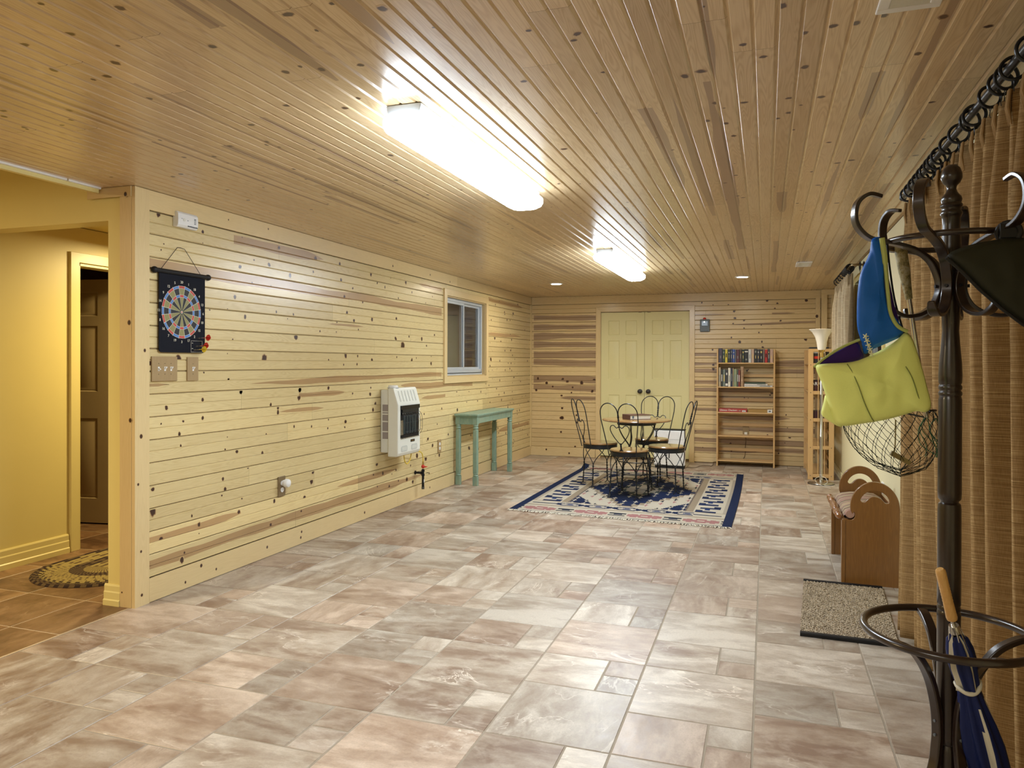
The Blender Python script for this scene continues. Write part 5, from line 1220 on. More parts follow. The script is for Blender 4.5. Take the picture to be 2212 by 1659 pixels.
o = obj('fringe', mb, plain('cream_fringe', (.62, .56, .44), .9), t, world=True); o['kind'] = 'stuff'

# braided oval rug in the hall
t = thing('braided_rug', 'oval brown and yellow braided rug on the hall tiles', 'rug', (-4.03, 4.02, 0))
mb = MB(); R_, Tn = 26, 320; rn = random.Random(6)
cols = {0: (.34, .26, .09), 1: (.035, .020, .015), 2: (.13, .085, .04)}
vs = [(0, 0, .012)]; at = []; fs = []
def rr_(k): return k/R_
for k in range(1, R_+1):
    q = rr_(k)
    for i in range(Tn):
        a = 2*PI*i/Tn; vs.append((q*.42*math.cos(a), q*.42*math.sin(a)+.31*max(-1, min(1, math.sin(a)*4)), .011+.003*(k % 2)-(.009 if k == R_ else 0)))
for i in range(Tn): fs.append((0, 1+i, 1+(i+1) % Tn)); at.append((*cols[0], 1))
for k in range(1, R_):
    for i in range(Tn):
        fs.append((1+(k-1)*Tn+i, 1+k*Tn+i, 1+k*Tn+(i+1) % Tn, 1+(k-1)*Tn+(i+1) % Tn)); q = k/R_
        dkf = (i+k*3) % 8 < 4
        if q < .30: c = cols[0] if not dkf else cols[2]
        elif q < .48: c = cols[1] if dkf else cols[2]
        elif q < .78: c = cols[0] if not dkf or rn.random() < .45 else cols[2]
        else: c = cols[1] if dkf else cols[0] if q < .86 else cols[2]
        at.append((*c, 1))
mb.mesh(vs, fs, 0, False, at); obj('braid', mb, mt, t)

# door mat
t = thing('door_mat', 'beige looped door mat with black edges in front of the bench', 'mat', (.50, 4.42, 0))
mxs = [(.225, 4.90), (.165, 3.935), (.80, 3.91), (.80, 4.92)]
mb = MB(); O_ = Vector((.165, 3.935, 0)); e1 = Vector((.60-.165, -.014, 0)); e2 = Vector((.058, .965, 0))
nx_, ny_ = 110, 160; rn = random.Random(9)
vs = [O_+e1*(i/nx_)+e2*(j/ny_)+Vector((0, 0, .010+.006*rn.random()+.004*math.sin(j*1.1)*math.sin(i*1.3))) for i in range(nx_+1) for j in range(ny_+1)]
fs = [(i*(ny_+1)+j, (i+1)*(ny_+1)+j, (i+1)*(ny_+1)+j+1, i*(ny_+1)+j+1) for i in range(nx_) for j in range(ny_)]
at = []
for _ in fs:
    q = rn.random(); c = (.40, .33, .235) if q > .5 else (.29, .235, .16) if q > .12 else (.14, .105, .07); at.append((*c, 1))
mb.mesh(vs, fs, 0, False, at)
mm, nt, b = base('looped_pile', .95, spec=.1); a_ = N(nt, 'ShaderNodeVertexColor', layer_name='wd'); L(nt, a_.outputs[0], b.inputs['Base Color'])
obj('pile', mb, mm, t, world=True)
mb = MB(); mb.prism([(.170, 3.94), (.600, 3.925), (.655, 4.885), (.228, 4.89)], (0, 0, .001), (1, 0, 0), (0, 1, 0), (0, 0, 1), .008); obj('rubber_backing', mb, M['black'], t, world=True)
for q in (0, 1):
    mb = MB(); p = O_+e2*q+Vector((0, 0, .009)); mb.prism([(-.018, -.008), (.018, -.008), (.018, .006), (.010, .010), (-.010, .010), (-.018, .006)], p, e2.normalized(), (0, 0, 1), e1.normalized(), e1.length); obj('black_edge', mb, M['black'], t, world=True)

# ------------------------------------------------------------ magazine bench
t = thing('wooden_bench', 'honey-brown pine bench with round-topped ends and cut-out handles', 'bench', (.60, 5.33, 0))
def endpanel(y, th, nt_=28):
    o = [(.447, 0), (.757, 0), (.757, .470)]
    cx_, cz_, rx, rz = .6245, .470, .1325, .153
    for i in range(1, nt_): a = PI*i/nt_; o.append((cx_+rx*math.cos(a), cz_+rz*math.sin(a)))
    o += [(.492, .470), (.493, .450), (.500, .432)]
    c2 = (.484, .420); r2 = .035
    for i in range(9): a = .75-(.75+1.75)*i/8*1.0; o.append((c2[0]+r2*math.cos(a), c2[1]+r2*math.sin(a)))
    o += [(.468, .392), (.447, .392)]
    # kidney-shaped handle hole
    h = []
    for i in range(21): a = PI*(.12+.76*i/20); h.append((cx_+.083*math.cos(a), .500+.066*math.sin(a)))
    hole = []
    for i in range(17): a = math.radians(28)+math.radians(124)*i/16; hole.append((cx_+.090*math.cos(a), .478+.100*math.sin(a)))
    a = math.radians(152); ex, ez = cx_+.072*math.cos(a), .478+.080*math.sin(a)
    for i in range(1, 6): q = a+PI*i/6; hole.append((ex+.019*math.cos(q), ez+.019*math.sin(q)))
    for i in range(9): a = math.radians(140)-math.radians(100)*i/8; hole.append((cx_+.054*math.cos(a), .476+.058*math.sin(a)))
    a = math.radians(28); ex, ez = cx_+.072*math.cos(a), .478+.080*math.sin(a)
    for i in range(1, 6): q = a+PI+PI*i/6; hole.append((ex+.019*math.cos(q), ez+.019*math.sin(q)))
    cu = bpy.data.curves.new('c', 'CURVE'); cu.dimensions = '2D'; cu.fill_mode = 'BOTH'; cu.extrude = th/2-.003; cu.bevel_depth = .003; cu.bevel_resolution = 2
    for pts in (o, hole):
        s_ = cu.splines.new('POLY'); s_.points.add(len(pts)-1); s_.use_cyclic_u = True
        for p, q in zip(s_.points, pts): p.co = (q[0], q[1], 0, 1)
    tmp = bpy.data.objects.new('c', cu); C.objects.link(tmp); bpy.context.view_layer.update()
    me = bpy.data.meshes.new_from_object(tmp.evaluated_get(bpy.context.evaluated_depsgraph_get())); bpy.data.objects.remove(tmp)
    me.transform(Matrix.Translation((0, y+th/2, 0)) @ Matrix.Rotation(PI/2, 4, 'X')); me.transform(Matrix.Translation((-t.location.x, -t.location.y, 0)))
    me.materials.clear(); me.materials.append(M['bench']); return me
link('end_panel', endpanel(4.95, .028), t); link('end_panel', endpanel(5.69, .028), t)
mb = MB(); mb.box(.44, .462, 4.945, 4.985, .0, .385); obj('front_post', mb, M['bench'], t, world=True, bevel=.003)
mb = MB(); mb.box(.44, .462, 5.685, 5.725, .0, .385); obj('front_post', mb, M['bench'], t, world=True, bevel=.003)
mb = MB(); mb.box(.47, .76, 4.97, 5.70, .372, .388); obj('seat_board', mb, wood('honey_stained_pine_y', (.25, .10, .028), (.17, .06, .015), 1, .35, 1, .5, .55), t, world=True, bevel=.003)
mb = MB(); mb.box(.757, .775, 4.985, 5.70, .30, .44); obj('back_rail', mb, bpy.data.materials['honey_stained_pine_y'], t, world=True)
mb = MB(); pr = []
zs = [0, .015, .03, .04, .055, .07, .11, .16, .19, .21, .225, .24, .26, .36, .37]
rs = [.012, .018, .020, .014, .022, .016, .021, .024, .020, .014, .022, .015, .019, .026, .026]
full = [(r, z) for r, z in zip(rs, zs)]+[(r, .74-z) for r, z in list(zip(rs, zs))[::-1][1:]]
mb.lathe([(0, 0)]+full+[(0, .74)], (.428, 4.962, .405), 18, 0, 'Y'); obj('turned_rail', mb, bpy.data.materials['honey_stained_pine_y'], t, world=True)
# cushion rolled over the front edge, with stripes
t = thing('seat_cushion', 'striped dusty-pink and tan padded cushion on the bench seat', 'cushion', (.60, 5.34, .39))
mb = MB(); y0, y1 = 4.985, 5.665; ns = 60; prof = [(.745, .395), (.745, .425), (.70, .445), (.62, .452), (.55, .448), (.500, .438), (.470, .425), (.455, .405), (.462, .392), (.49, .390), (.6, .390)]
mats = [plain('dusty_rose_fabric', (.34, .20, .15), .85, bmp=.2), plain('tan_fabric', (.38, .28, .17), .85, bmp=.2), plain('brown_fabric', (.13, .07, .045), .85, bmp=.2), plain('olive_tan_fabric', (.27, .22, .13), .85, bmp=.2)]
for i in range(ns):
    ya, yb = y0+(y1-y0)*i/ns, y0+(y1-y0)*(i+1)/ns; seq = [0, 0, 0, 2, 1, 1, 1, 3, 0, 0, 2, 1, 1, 3, 3, 2]; mi_ = seq[i % 16]
    pf = lambda i_: .008*abs(math.sin(i_*PI/10))**.5
    A_ = [(x, ya, z+(pf(i) if k in (2, 3, 4, 5, 6) else 0)) for k, (x, z) in enumerate(prof)]; B_ = [(x, yb, z+(pf(i+1) if k in (2, 3, 4, 5, 6) else 0)) for k, (x, z) in enumerate(prof)]
    n = len(prof); mb.mesh(A_+B_, [(k, (k+1) % n, n+(k+1) % n, n+k) for k in range(n)], mi_, True)
n = len(prof)
obj('padded_cover', mb, mats, t, world=True, weld=True)
mb = MB(); mb.lathe([(0, 0), (.024, .003), (.029, .03), (.029, .035)], (.489, 4.950, .424), 16, 0, 'Y'); obj('rolled_end', mb, mats[0], t, world=True)
t = thing('wall_outlet', 'white wall outlet with plugged-in adapters behind the bench handle', 'outlet', (XR, 6.13, .345)); mb = MB(); mb.box(-.006, 0, -.06, .06, 0, .115); obj('cover_plate', mb, M['white'], t, bevel=.002)
for y in (-.028, .022):
    mb = MB(); mb.box(-.04, -.006, y-.014, y+.014, .02, .095); obj('plug_adapter', mb, M['white'], t, bevel=.004)
# ------------------------------------------------------------ curtains and rods
def fabric(name, c1, c2, c3):
    mt, nt, b = base(name, .9, spec=.15)
    n1 = noise(nt, coords(nt, 'UV', (5, 380, 1)), 1, 2, .6); n2 = noise(nt, coords(nt, 'UV', (520, 30, 1)), 1, 2, .6); n3 = noise(nt, coords(nt, 'UV', (5, 160, 1)), 1, 3, .7)
    f = math_(nt, 'ADD', math_(nt, 'MULTIPLY', n1, .78), math_(nt, 'MULTIPLY', n2, .28))
    col = ramp(nt, f, [(.30, c1), (.55, c2), (.80, c3)])
    mr = N(nt, 'ShaderNodeMapRange'); L(nt, n3, mr.inputs[0]); mr.inputs[1].default_value = .58; mr.inputs[2].default_value = .74
    L(nt, mix(nt, math_(nt, 'MULTIPLY', mr.outputs[0], .5), col, c3), b.inputs['Base Color']); bump(nt, b, f, .3, .002)
    b.inputs['Transmission Weight'].default_value = 0
    return mt
CUR = fabric('slubby_tan_curtain', (.13, .074, .027), (.29, .180, .075), (.50, .365, .17))
CUR2 = fabric('pale_slub_curtain', (.28, .20, .12), (.45, .36, .23), (.66, .56, .38))
def curtain(name, label, y0, y1, z0, z1, x, amp, wl, mat, seed, flare=0, botamp=1.0, drift=0):
    rn = random.Random(seed); n = int((y1-y0)/.006); rows = 44; L_ = 0; prev = None
    ph = [rn.uniform(0, 6.28) for _ in range(5)]
    def px(y, t):  # t=0 top, 1 bottom
        s = (y-y0); s += wl*(.22*math.sin(s*7.3+ph[2])+.14*math.sin(s*17.1+ph[4]))+.02*math.sin(s*3.1+ph[0])*t; q = (s/wl) % 1.0; g = 1-t
        # narrow gathered cords between broader soft hollows
        cord = math.exp(-((q-.5)/.13)**2); hollow = math.cos(2*PI*(q-.5))*.35
        second = math.exp(-((((s/wl)*1.0+.5+.18*math.sin(ph[3]+int(s/wl)*2.1)) % 1.0-.5)/.10)**2)*.55
        w2 = .35*math.sin(2*PI*s/(wl*2.7)+ph[0]+t*.8)*min(1, t*4); w3_ = .14*math.sin(2*PI*s/(wl*.41)+ph[1]-t*.8)*min(1, t*3)*botamp
        k = .6+.4*min(1, t*6)
        return x+drift*t-amp*k*(1.25*cord+hollow+second*min(1, t*5)-.35)+amp*(w2+w3_)-(flare*t*t*max(0, (y-(y1-.25))/.25) if flare else 0)
    mb = MB(); cols = []; us = []; u = 0
    for i in range(n+1):
        y = y0+(y1-y0)*i/n; x_ = px(y, .5)
        if prev: u += math.hypot(y-prev[0], x_-prev[1])
        prev = (y, x_); us.append(u)
        cols.append([(px(y, j/rows), y+.012*math.sin(ph[2]+y*20+j*.1)*(j/rows), z1-(z1-z0)*j/rows) for j in range(rows+1)])
    vs = [p for c in cols for p in c]; uv = [(us[i]+seed, (z1-(z1-z0)*j/rows)) for i in range(n+1) for j in range(rows+1)]
    fs = [(i*(rows+1)+j, (i+1)*(rows+1)+j, (i+1)*(rows+1)+j+1, i*(rows+1)+j+1) for i in range(n) for j in range(rows)]
    t = thing(name, label, 'curtain', (x, (y0+y1)/2, z0))
    mb.mesh(vs, fs, 0, True, None, uv); obj('drape', mb, mat, t, world=True, solid=.002, angle=180)
    # pinched heading tape
    y = y0+wl*.5
    while y < y1:
        mb = MB()
        for d in (-.008, 0, .008): mb.tube([(x-amp*.8, y+d, z1+.002), (x-amp*.9, y+d, z1-.05), (x-amp*.75, y+d*1.4, z1-.10)], [.004, .005, .002], 6)
        y += wl
        obj('pinch_pleat', mb, mat, t, world=True)
    return t
RX, RZn = .655, 2.185
curtain('curtain', 'tan curtain panel at the far end of the long rod, behind the coat rack hooks', 3.545, 4.12, .030, 2.125, .675, .040, .120, CUR, 3, .04, 1, .02)
curtain('curtain', 'long tan curtain behind and right of the coat rack pole', 1.75, 3.52, .030, 2.125, .700, .052, .135, CUR, 8, 0, 1, .035)
curtain('curtain', 'short pale slub curtain over the farther window, behind the blue strap', 6.98, 8.32, 1.04, 2.115, .690, .034, .120, CUR2, 5)
t = thing('curtain_rod', 'long black metal curtain rod near the top right corner', 'curtain rod', (RX, 3.0, RZn))
mb = MB(); mb.cyl((RX, 1.70, RZn), (RX, 4.22, RZn), .0125, n=18); obj('rod', mb, M['bmetal'], t, world=True)
mb = MB(); mb.ball((RX, 4.235, RZn), .018); obj('rod_end', mb, M['bmetal'], t, world=True)
mb = MB(); mb.cyl((RX, 4.16, RZn), (XR, 4.16, RZn), .007, n=10); mb.cyl((XR-.008, 4.16, RZn), (XR, 4.16, RZn), .022, n=16); obj('bracket', mb, M['bmetal'], t, world=True)
def ring(label, x, y, z, ax=(0, 1, 0), r=.033, grp='rings on the long black rod'):
    t = thing('curtain_ring', label, 'curtain ring', (x, y, z), 0, grp)
    mb = MB(); mb.torus((0, 0, 0), r, .0052, 28, 8, 0, ax); obj('hoop', mb, M['bmetal'], t)
    mb = MB(); mb.torus((0, 0, -r-.006), .0045, .0014, 12, 6, 0, (1, 0, 0) if ax[1] else (0, 1, 0)); mb.tube([(0, 0, -r-.01), (0, .004, -r-.022), (0, 0, -r-.034)], .0014, 5); obj('eyelet_hook', mb, M['bmetal'], t)
    return t
ys = [2.30, 2.44, 2.51, 2.565, 2.68, 2.86, 2.92, 3.07, 3.22, 3.37, 3.45, 3.52, 3.62, 3.68, 3.78, 3.88, 3.99, 4.09]
r0 = None
for i, y in enumerate(ys):
    lb = 'black curtain ring on the long rod, one of the rings holding the tan curtains'
    if r0 is None: r0 = ring(lb, RX, y, RZn-.0148); o = r0
    else: o = copy_tree(r0); o.location = (RX, y, RZn-.0148)
    o.rotation_euler = (random.Random(i).uniform(-.12, .12), 0, random.Random(i+50).uniform(-.32, .32))
t = thing('curtain_rod', 'bent brass-coloured curtain rod over the farther window', 'curtain rod', (.68, 7.6, 2.19))
mb = MB(); mb.tube([(XR, 6.90, 2.175)]+[(.715+.0, 6.90, 2.175)]+[(.715-.035*math.sin(a), 6.935-.035*math.cos(a), 2.175) for a in [PI/2*k/6 for k in range(7)]]+[(.68, 8.36, 2.175)], .0095, 12); mb.ball((.68, 8.37, 2.175), .014); obj('rod', mb, plain('antique_brass', (.22, .16, .08), .3, .9), t, world=True)
mb = MB(); mb.cyl((XR-.006, 6.90, 2.175), (XR, 6.90, 2.175), .022, n=16); obj('wall_rosette', mb, M['brownplate'], t, world=True)
rr0 = None
for i in range(14):
    y = 7.03+i*.035 if i < 9 else 7.40+(i-9)*.2
    if rr0 is None: rr0 = ring('black ring on the bent rod over the farther window', .68, y, 2.165, grp='rings on the bent rod'); o = rr0
    else: o = copy_tree(rr0); o.location = (.68, y, 2.165)
for x in (.745, .775):
    o = ring('black ring on the short return of the bent rod', x, 6.90, 2.165, (1, 0, 0), grp='rings on the rod return')

# ------------------------------------------------------------ coat rack
PX, PY = .432, 2.098
t = thing('coat_rack', 'dark bentwood coat and umbrella stand with turned pole and curved hooks', 'coat rack', (PX, PY, 0))
r_ = .0255
prof = [(0, 1.832), (.012, 1.829), (.0195, 1.820), (.0235, 1.806), (.0235, 1.797), (.019, 1.786), (.012, 1.779), (.0105, 1.771), (.0125, 1.764), (.016, 1.758), (.0215, 1.752), (.0235, 1.744), (.022, 1.739), (.0215, 1.736), (.0245, 1.732), (.0250, 1.728), (.0215, 1.724), (.021, 1.718), (.0235, 1.714), (.0245, 1.709), (.022, 1.704), (.020, 1.697), (.0195, 1.68),
        (.0215, 1.64), (.0225, 1.60), (.0215, 1.50), (.0195, 1.44), (.0185, 1.42), (.0205, 1.39), (.0250, 1.34), (.0262, 1.31), (.0255, 1.292), (.0235, 1.289), (.0235, 1.287), (.0258, 1.283), (.0258, 1.277), (.0235, 1.274), (.0235, 1.272), (.0260, 1.268), (.0260, 1.262), (.0238, 1.259), (.0258, 1.250), (.0262, 1.10), (.0262, 1.02), (.0255, 1.005), (.021, 1.0), (.020, .996), (.0245, .992), (.0250, .988), (.0258, .98), (.0262, .90), (.0262, .745), (.0245, .741), (.0262, .736), (.0262, .731), (.0245, .728), (.0262, .724), (.0265, .718), (.0262, .70), (.0262, .415), (.0255, .402), (.0215, .397), (.0240, .390), (.0258, .383), (.026, .30), (.026, .14), (.022, .12), (.012, .10), (0, .10)]
mb = MB(); mb.lathe(prof, n=36); obj('turned_pole', mb, M['darkbrown'], t)
# S-shaped hooks: (radius, height) profile read off the outermost hook
hp = [(.172, 1.752), (.205, 1.757), (.232, 1.738), (.240, 1.705), (.232, 1.675), (.205, 1.650), (.165, 1.640), (.125, 1.632), (.085, 1.618), (.052, 1.592), (.034, 1.555), (.030, 1.530), (.034, 1.505), (.050, 1.478), (.080, 1.460), (.115, 1.456), (.140, 1.468), (.150, 1.485)]
def flatbar(rz, phi, w_=.0120, th=.0046, taper=True):
    e = Vector((math.cos(phi), math.sin(phi), 0)); s_ = Vector((-math.sin(phi), math.cos(phi), 0))
    pts = smooth([e*r+Vector((0, 0, z)) for r, z in rz], 6); wv_ = []; tv = []; n = len(pts)
    for i, p in enumerate(pts):
        T = (pts[min(i+1, n-1)]-pts[max(i-1, 0)]).normalized(); Nn = T.cross(s_).normalized(); q = i/(n-1)
        k = 1 if not taper else min(1, .45+q*8, .55+(1-q)*6)
        wv_.append(s_*w_*k); tv.append(Nn*th)
    return pts, wv_, tv
for k, d in enumerate((199, 243, 295, 122, 71, 349)):
    mb = MB(); mb.strip(*flatbar(hp, math.radians(d))); o = obj('hook', mb, M['bentwood'], t, bevel=.0018, weld=True)
    mb = MB(); e = Vector((math.cos(math.radians(d)), math.sin(math.radians(d)), 0)); mb.cyl(e*.030+Vector((0, 0, 1.530)), e*.040+Vector((0, 0, 1.530)), .004, n=10); obj('bolt', mb, M['black'], o)
mb = MB(); mb.torus((0, 0, 1.642), .150, .0075, 72, 10); obj('upper_ring', mb, M['bentwood'], t)
mb = MB(); mb.torus((0, 0, .672), .192, .0098, 80, 12); obj('umbrella_ring', mb, M['bentwood'], t)
lp = [(.182, .668), (.150, .660), (.105, .630), (.065, .570), (.043, .500), (.036, .440), (.038, .400), (.050, .340), (.090, .265), (.150, .185), (.200, .110), (.226, .045), (.234, .006)]
for d in (219, 296, 9, 99):
    mb = MB(); mb.strip(*flatbar(lp, math.radians(d), .0125, .0075, False)); o = obj('leg', mb, M['bentwood'], t, bevel=.003, weld=True)
    mb = MB(); e = Vector((math.cos(math.radians(d)), math.sin(math.radians(d)), 0))
    for z in (.46, .425): mb.cyl(e*.035+Vector((0, 0, z)), e*.047+Vector((0, 0, z)), .0035, n=10)
    obj('bolts', mb, M['grey'], o)

# ------------------------------------------------------------ things hanging on it
E1 = Vector((.945, .326, 0)).normalized(); NF = Vector((.326, -.945, 0)).normalized(); EZ = Vector((0, 0, 1))
# outlines are in metres: a along the wall of the bag, b = height
def cloth(name, col, rough=.65, sc_=6):
    mt, nt, b = base(name, rough, spec=.25); n1 = noise(nt, coords(nt, 'O', (1, 1, 1)), sc_, 3); n2 = noise(nt, coords(nt, 'O', (1, 1, 1)), 900, 2)
    L(nt, mix(nt, n2, tuple(x*.92 for x in col), tuple(x*1.08 for x in col)), b.inputs['Base Color']); bump(nt, b, n1, .5, .02); return mt
LIME = cloth('lime_nylon', (.80, .90, .30)); BLUE = cloth('blue_nylon', (.010, .115, .50), .5); PURP = cloth('purple_fleece', (.035, .012, .13), .8); TRIM = cloth('lime_trim', (.40, .46, .15)); CRM = cloth('cream_braid', (.70, .72, .48))
O_ = Vector((.245, 1.985, 0))
bag = thing('fabric_bag', 'lime-green quilted bag with bright blue strap hanging from the coat rack', 'bag', (.245, 1.985, 1.19))
pouch = [(-.139, 1.330), (-.118, 1.338), (-.05, 1.343), (.00, 1.362), (.050, 1.391), (.075, 1.413), (.088, 1.408), (.100, 1.385), (.118, 1.330), (.130, 1.285), (.141, 1.238), (.128, 1.222), (.105, 1.224), (.085, 1.218), (.03, 1.203), (-.03, 1.193), (-.070, 1.188), (-.092, 1.196), (-.108, 1.240), (-.125, 1.292)]
def sm2(o, n=4): return [(p.x, p.y) for p in smooth([(a, b_, 0) for a, b_ in o], n, True)]
mb = MB(); mb.pillow(sm2(pouch, 5), O_, E1, EZ, NF, .030, .022, 0, 12, .0042, 4); obj('pouch', mb, LIME, bag, world=True, angle=180)
fold = [(-.110, 1.262), (-.098, 1.24), (-.070, 1.190), (-.078, 1.186), (-.100, 1.198), (-.120, 1.215), (-.116, 1.24)]
mb = MB(); mb.pillow(sm2(fold, 4), O_+NF*-.012, E1, EZ, NF, .012, .008, 0, 5); obj('lower_fold', mb, LIME, bag, world=True, angle=180)
lin = [(-.128, 1.338), (-.105, 1.355), (-.07, 1.375), (-.035, 1.392), (-.022, 1.372), (-.018, 1.352), (-.06, 1.338), (-.10, 1.332)]
mb = MB(); mb.pillow(sm2(lin, 4), O_-NF*.016, E1, EZ, NF, .008, .006, 0, 5); obj('purple_lining', mb, PURP, bag, world=True, angle=180, label='purple lining at the mouth of the bag')
mb = MB(); mb.tube(smooth([O_-NF*.012+E1*a+EZ*b_ for a, b_ in [(-.138, 1.330), (-.115, 1.350), (-.075, 1.376), (-.035, 1.394), (-.028, 1.396)]], 6), .0032, 8); obj('lining_edge', mb, TRIM, bag, world=True)
strap = [(-.002, 1.640), (.020, 1.643), (.024, 1.610), (.026, 1.55), (.033, 1.49), (.050, 1.445), (.074, 1.420), (.070, 1.405), (.045, 1.392), (.005, 1.375), (-.018, 1.362), (-.026, 1.390), (-.037, 1.43), (-.037, 1.50), (-.030, 1.555), (-.014, 1.592), (-.006, 1.615)]
mb = MB(); mb.pillow(sm2(strap, 5), O_-NF*.006, E1, EZ, NF, .017, .014, 0, 10, .0045, 8); obj('strap', mb, BLUE, bag, world=True, angle=180, label='bright blue strap')
mb = MB(); mb.tube(smooth([O_+NF*.010+E1*a+EZ*b_ for a, b_ in [(.014, 1.640), (.020, 1.60), (.024, 1.56), (.030, 1.50), (.036, 1.46), (.052, 1.430), (.076, 1.416)]], 6), [.0065]*10+[.0045]*27, 8); obj('strap_trim', mb, TRIM, bag, world=True)
back = [(.030, 1.60), (.045, 1.55), (.060, 1.48), (.074, 1.43), (.060, 1.425), (.040, 1.46), (.030, 1.52)]
mb = MB(); mb.pillow(sm2(back, 4), O_-NF*.02, E1, EZ, NF, .008, .006, 0, 5); obj('strap_underside', mb, PURP, bag, world=True, angle=180)
SEAM = plain('dark_stitching', (.16, .21, .05), .8)
mb = MB()
def onp(a, b_, h_): return O_+E1*a+EZ*b_+NF*(h_+.0025)
mb.tube(smooth([onp(-.070, 1.338, .012), onp(-.062, 1.318, .022), (onp(-.050, 1.285, .0285)), onp(-.034, 1.245, .026), onp(-.015, 1.212, .018), onp(-.002, 1.199, .008)], 6), .0011, 6); obj('seam', mb, SEAM, bag, world=True)
mb = MB(); mb.tube(smooth([onp(.062, 1.332, .0285), onp(.078, 1.305, .028), onp(.092, 1.270, .024), onp(.098, 1.255, .021)], 6), .0011, 6); obj('seam', mb, SEAM, bag, world=True)
mb = MB()
for i in range(5):
    c = onp(-.026+.0035*i, 1.404-.0105*i, .012)
    for k in range(5): a = 2*PI*k/5+i; mb.tube([c, c+(E1*math.cos(a)+EZ*math.sin(a))*.0072], [.0018, .0010], 5)
obj('daisy_braid', mb, CRM, bag, world=True, label='cream daisy braid')

net = thing('landing_net', 'fishing landing net with mottled grip, metal handle and dark knotted mesh', 'fishing net', (.34, 2.17, 1.06))
ON = Vector((.300, 2.150, 0))
mb = MB(); p0, p1, p2 = Vector((.325, 2.145, 1.645)), Vector((.348, 2.150, 1.505)), Vector((.392, 2.160, 1.20))
mb.cyl(p0, p0.lerp(p1, .25), .012, .014, 16); mb.tube([p0.lerp(p1, .0), p0.lerp(p1, .15), p0.lerp(p1, .45), p0.lerp(p1, .8), p1], [.012, .0150, .0142, .0105, .0085], 16)
mtg, nt, b = base('mottled_grip', .6); f = noise(nt, coords(nt, 'O', (1, 1, 1)), 70, 3, .7); L(nt, ramp(nt, f, [(.35, (.10, .09, .04)), (.5, (.26, .22, .09)), (.62, (.36, .33, .22))]), b.inputs['Base Color']); obj('grip', mb, mtg, net, world=True)
mb = MB(); mb.cyl(p1, p2, .0062, n=14); obj('handle_tube', mb, M['chrome'], net, world=True)
mb = MB(); mb.tube(smooth([p2+E1*0, ON+E1*.11+EZ*1.215, ON+E1*.10+NF*.04+EZ*1.22, ON+E1*0+NF*.06+EZ*1.222, ON-E1*.10+NF*.03+EZ*1.222, ON-E1*.115+EZ*1.22, ON-E1*.08-NF*.05+EZ*1.22, ON+EZ*1.22-NF*.06, p2], 6), .0022, 8); obj('net_hoop', mb, M['bmetal'], net, world=True)
mb = MB(); NA, NR = 22, 8
def netp(i, j):
    a = 2*PI*(i+(.5 if j % 2 else 0))/NA; q = j/NR; rr = math.cos(q*PI/2)**.36*(1+.10*math.sin(q*PI)); dz = .155*q
    x = .118*rr*math.cos(a)+.035*q*(1.0); y = .058*rr*math.sin(a)
    return ON+E1*x+NF*y+EZ*(1.222-dz*1.08+.010*math.sin(a*3+q*4)*q)
for j in range(NR):
    for i in range(NA):
        a = netp(i, j); k2 = (i-1 if j % 2 == 0 else i+1)
        for b_ in (netp(i, j+1), netp(k2, j+1)):
            md = (a+b_)/2+EZ*-.0015; mb.tube([a, md, b_], .0007, 3, cap=False)
for j in range(1, NR):
    for i in range(NA): mb.ball(netp(i, j), .0017, n=4)
o = obj('net_mesh', mb, plain('dark_green_twine', (.006, .012, .010), .8, spec=.1), net, world=True)
mb = MB(); mb.tube(smooth([ON+E1*.005+NF*.03+EZ*1.195, ON+E1*.004+NF*.03+EZ*1.13, ON+E1*0+NF*.03+EZ*1.105], 5), .0018, 6); mb.box(-.028, .028, -.003, .003, -.006, .006, 0, Matrix.Translation(ON+E1*.015+NF*.035+EZ*1.098) @ Matrix.Rotation(.326, 4, 'Z') @ Matrix.Rotation(.5, 4, 'Y')); obj('wooden_tag', mb, plain('olive_wood_tag', (.22, .17, .06), .6), net, world=True)
mb = MB(); rn = random.Random(4)
for k in range(7):
    a0 = ON+E1*(.085+rn.uniform(-.01, .03))+NF*.03+EZ*1.20; mb.tube(smooth([a0, a0+Vector((rn.uniform(-.02, .02), 0, -.03)), a0+Vector((rn.uniform(-.02, .03), 0, -.07)), a0+Vector((rn.uniform(-.01, .04), 0, -.10))], 5), .0011, 5)
obj('loose_twine', mb, plain('green_twine', (.02, .10, .04), .7), net, world=True)
mb = MB(); mb.tube(smooth([(.283, 2.05, 1.635), (.288, 2.05, 1.58), (.300, 2.055, 1.50), (.318, 2.06, 1.43), (.325, 2.06, 1.41), (.318, 2.06, 1.405), (.298, 2.05, 1.44), (.286, 2.045, 1.52), (.280, 2.045, 1.60), (.278, 2.05, 1.635)], 6), .0026, 6)
tag(obj('lanyard', mb, M['black'], world=True), 'thin black lanyard hanging between the blue strap and the net handle', 'lanyard')

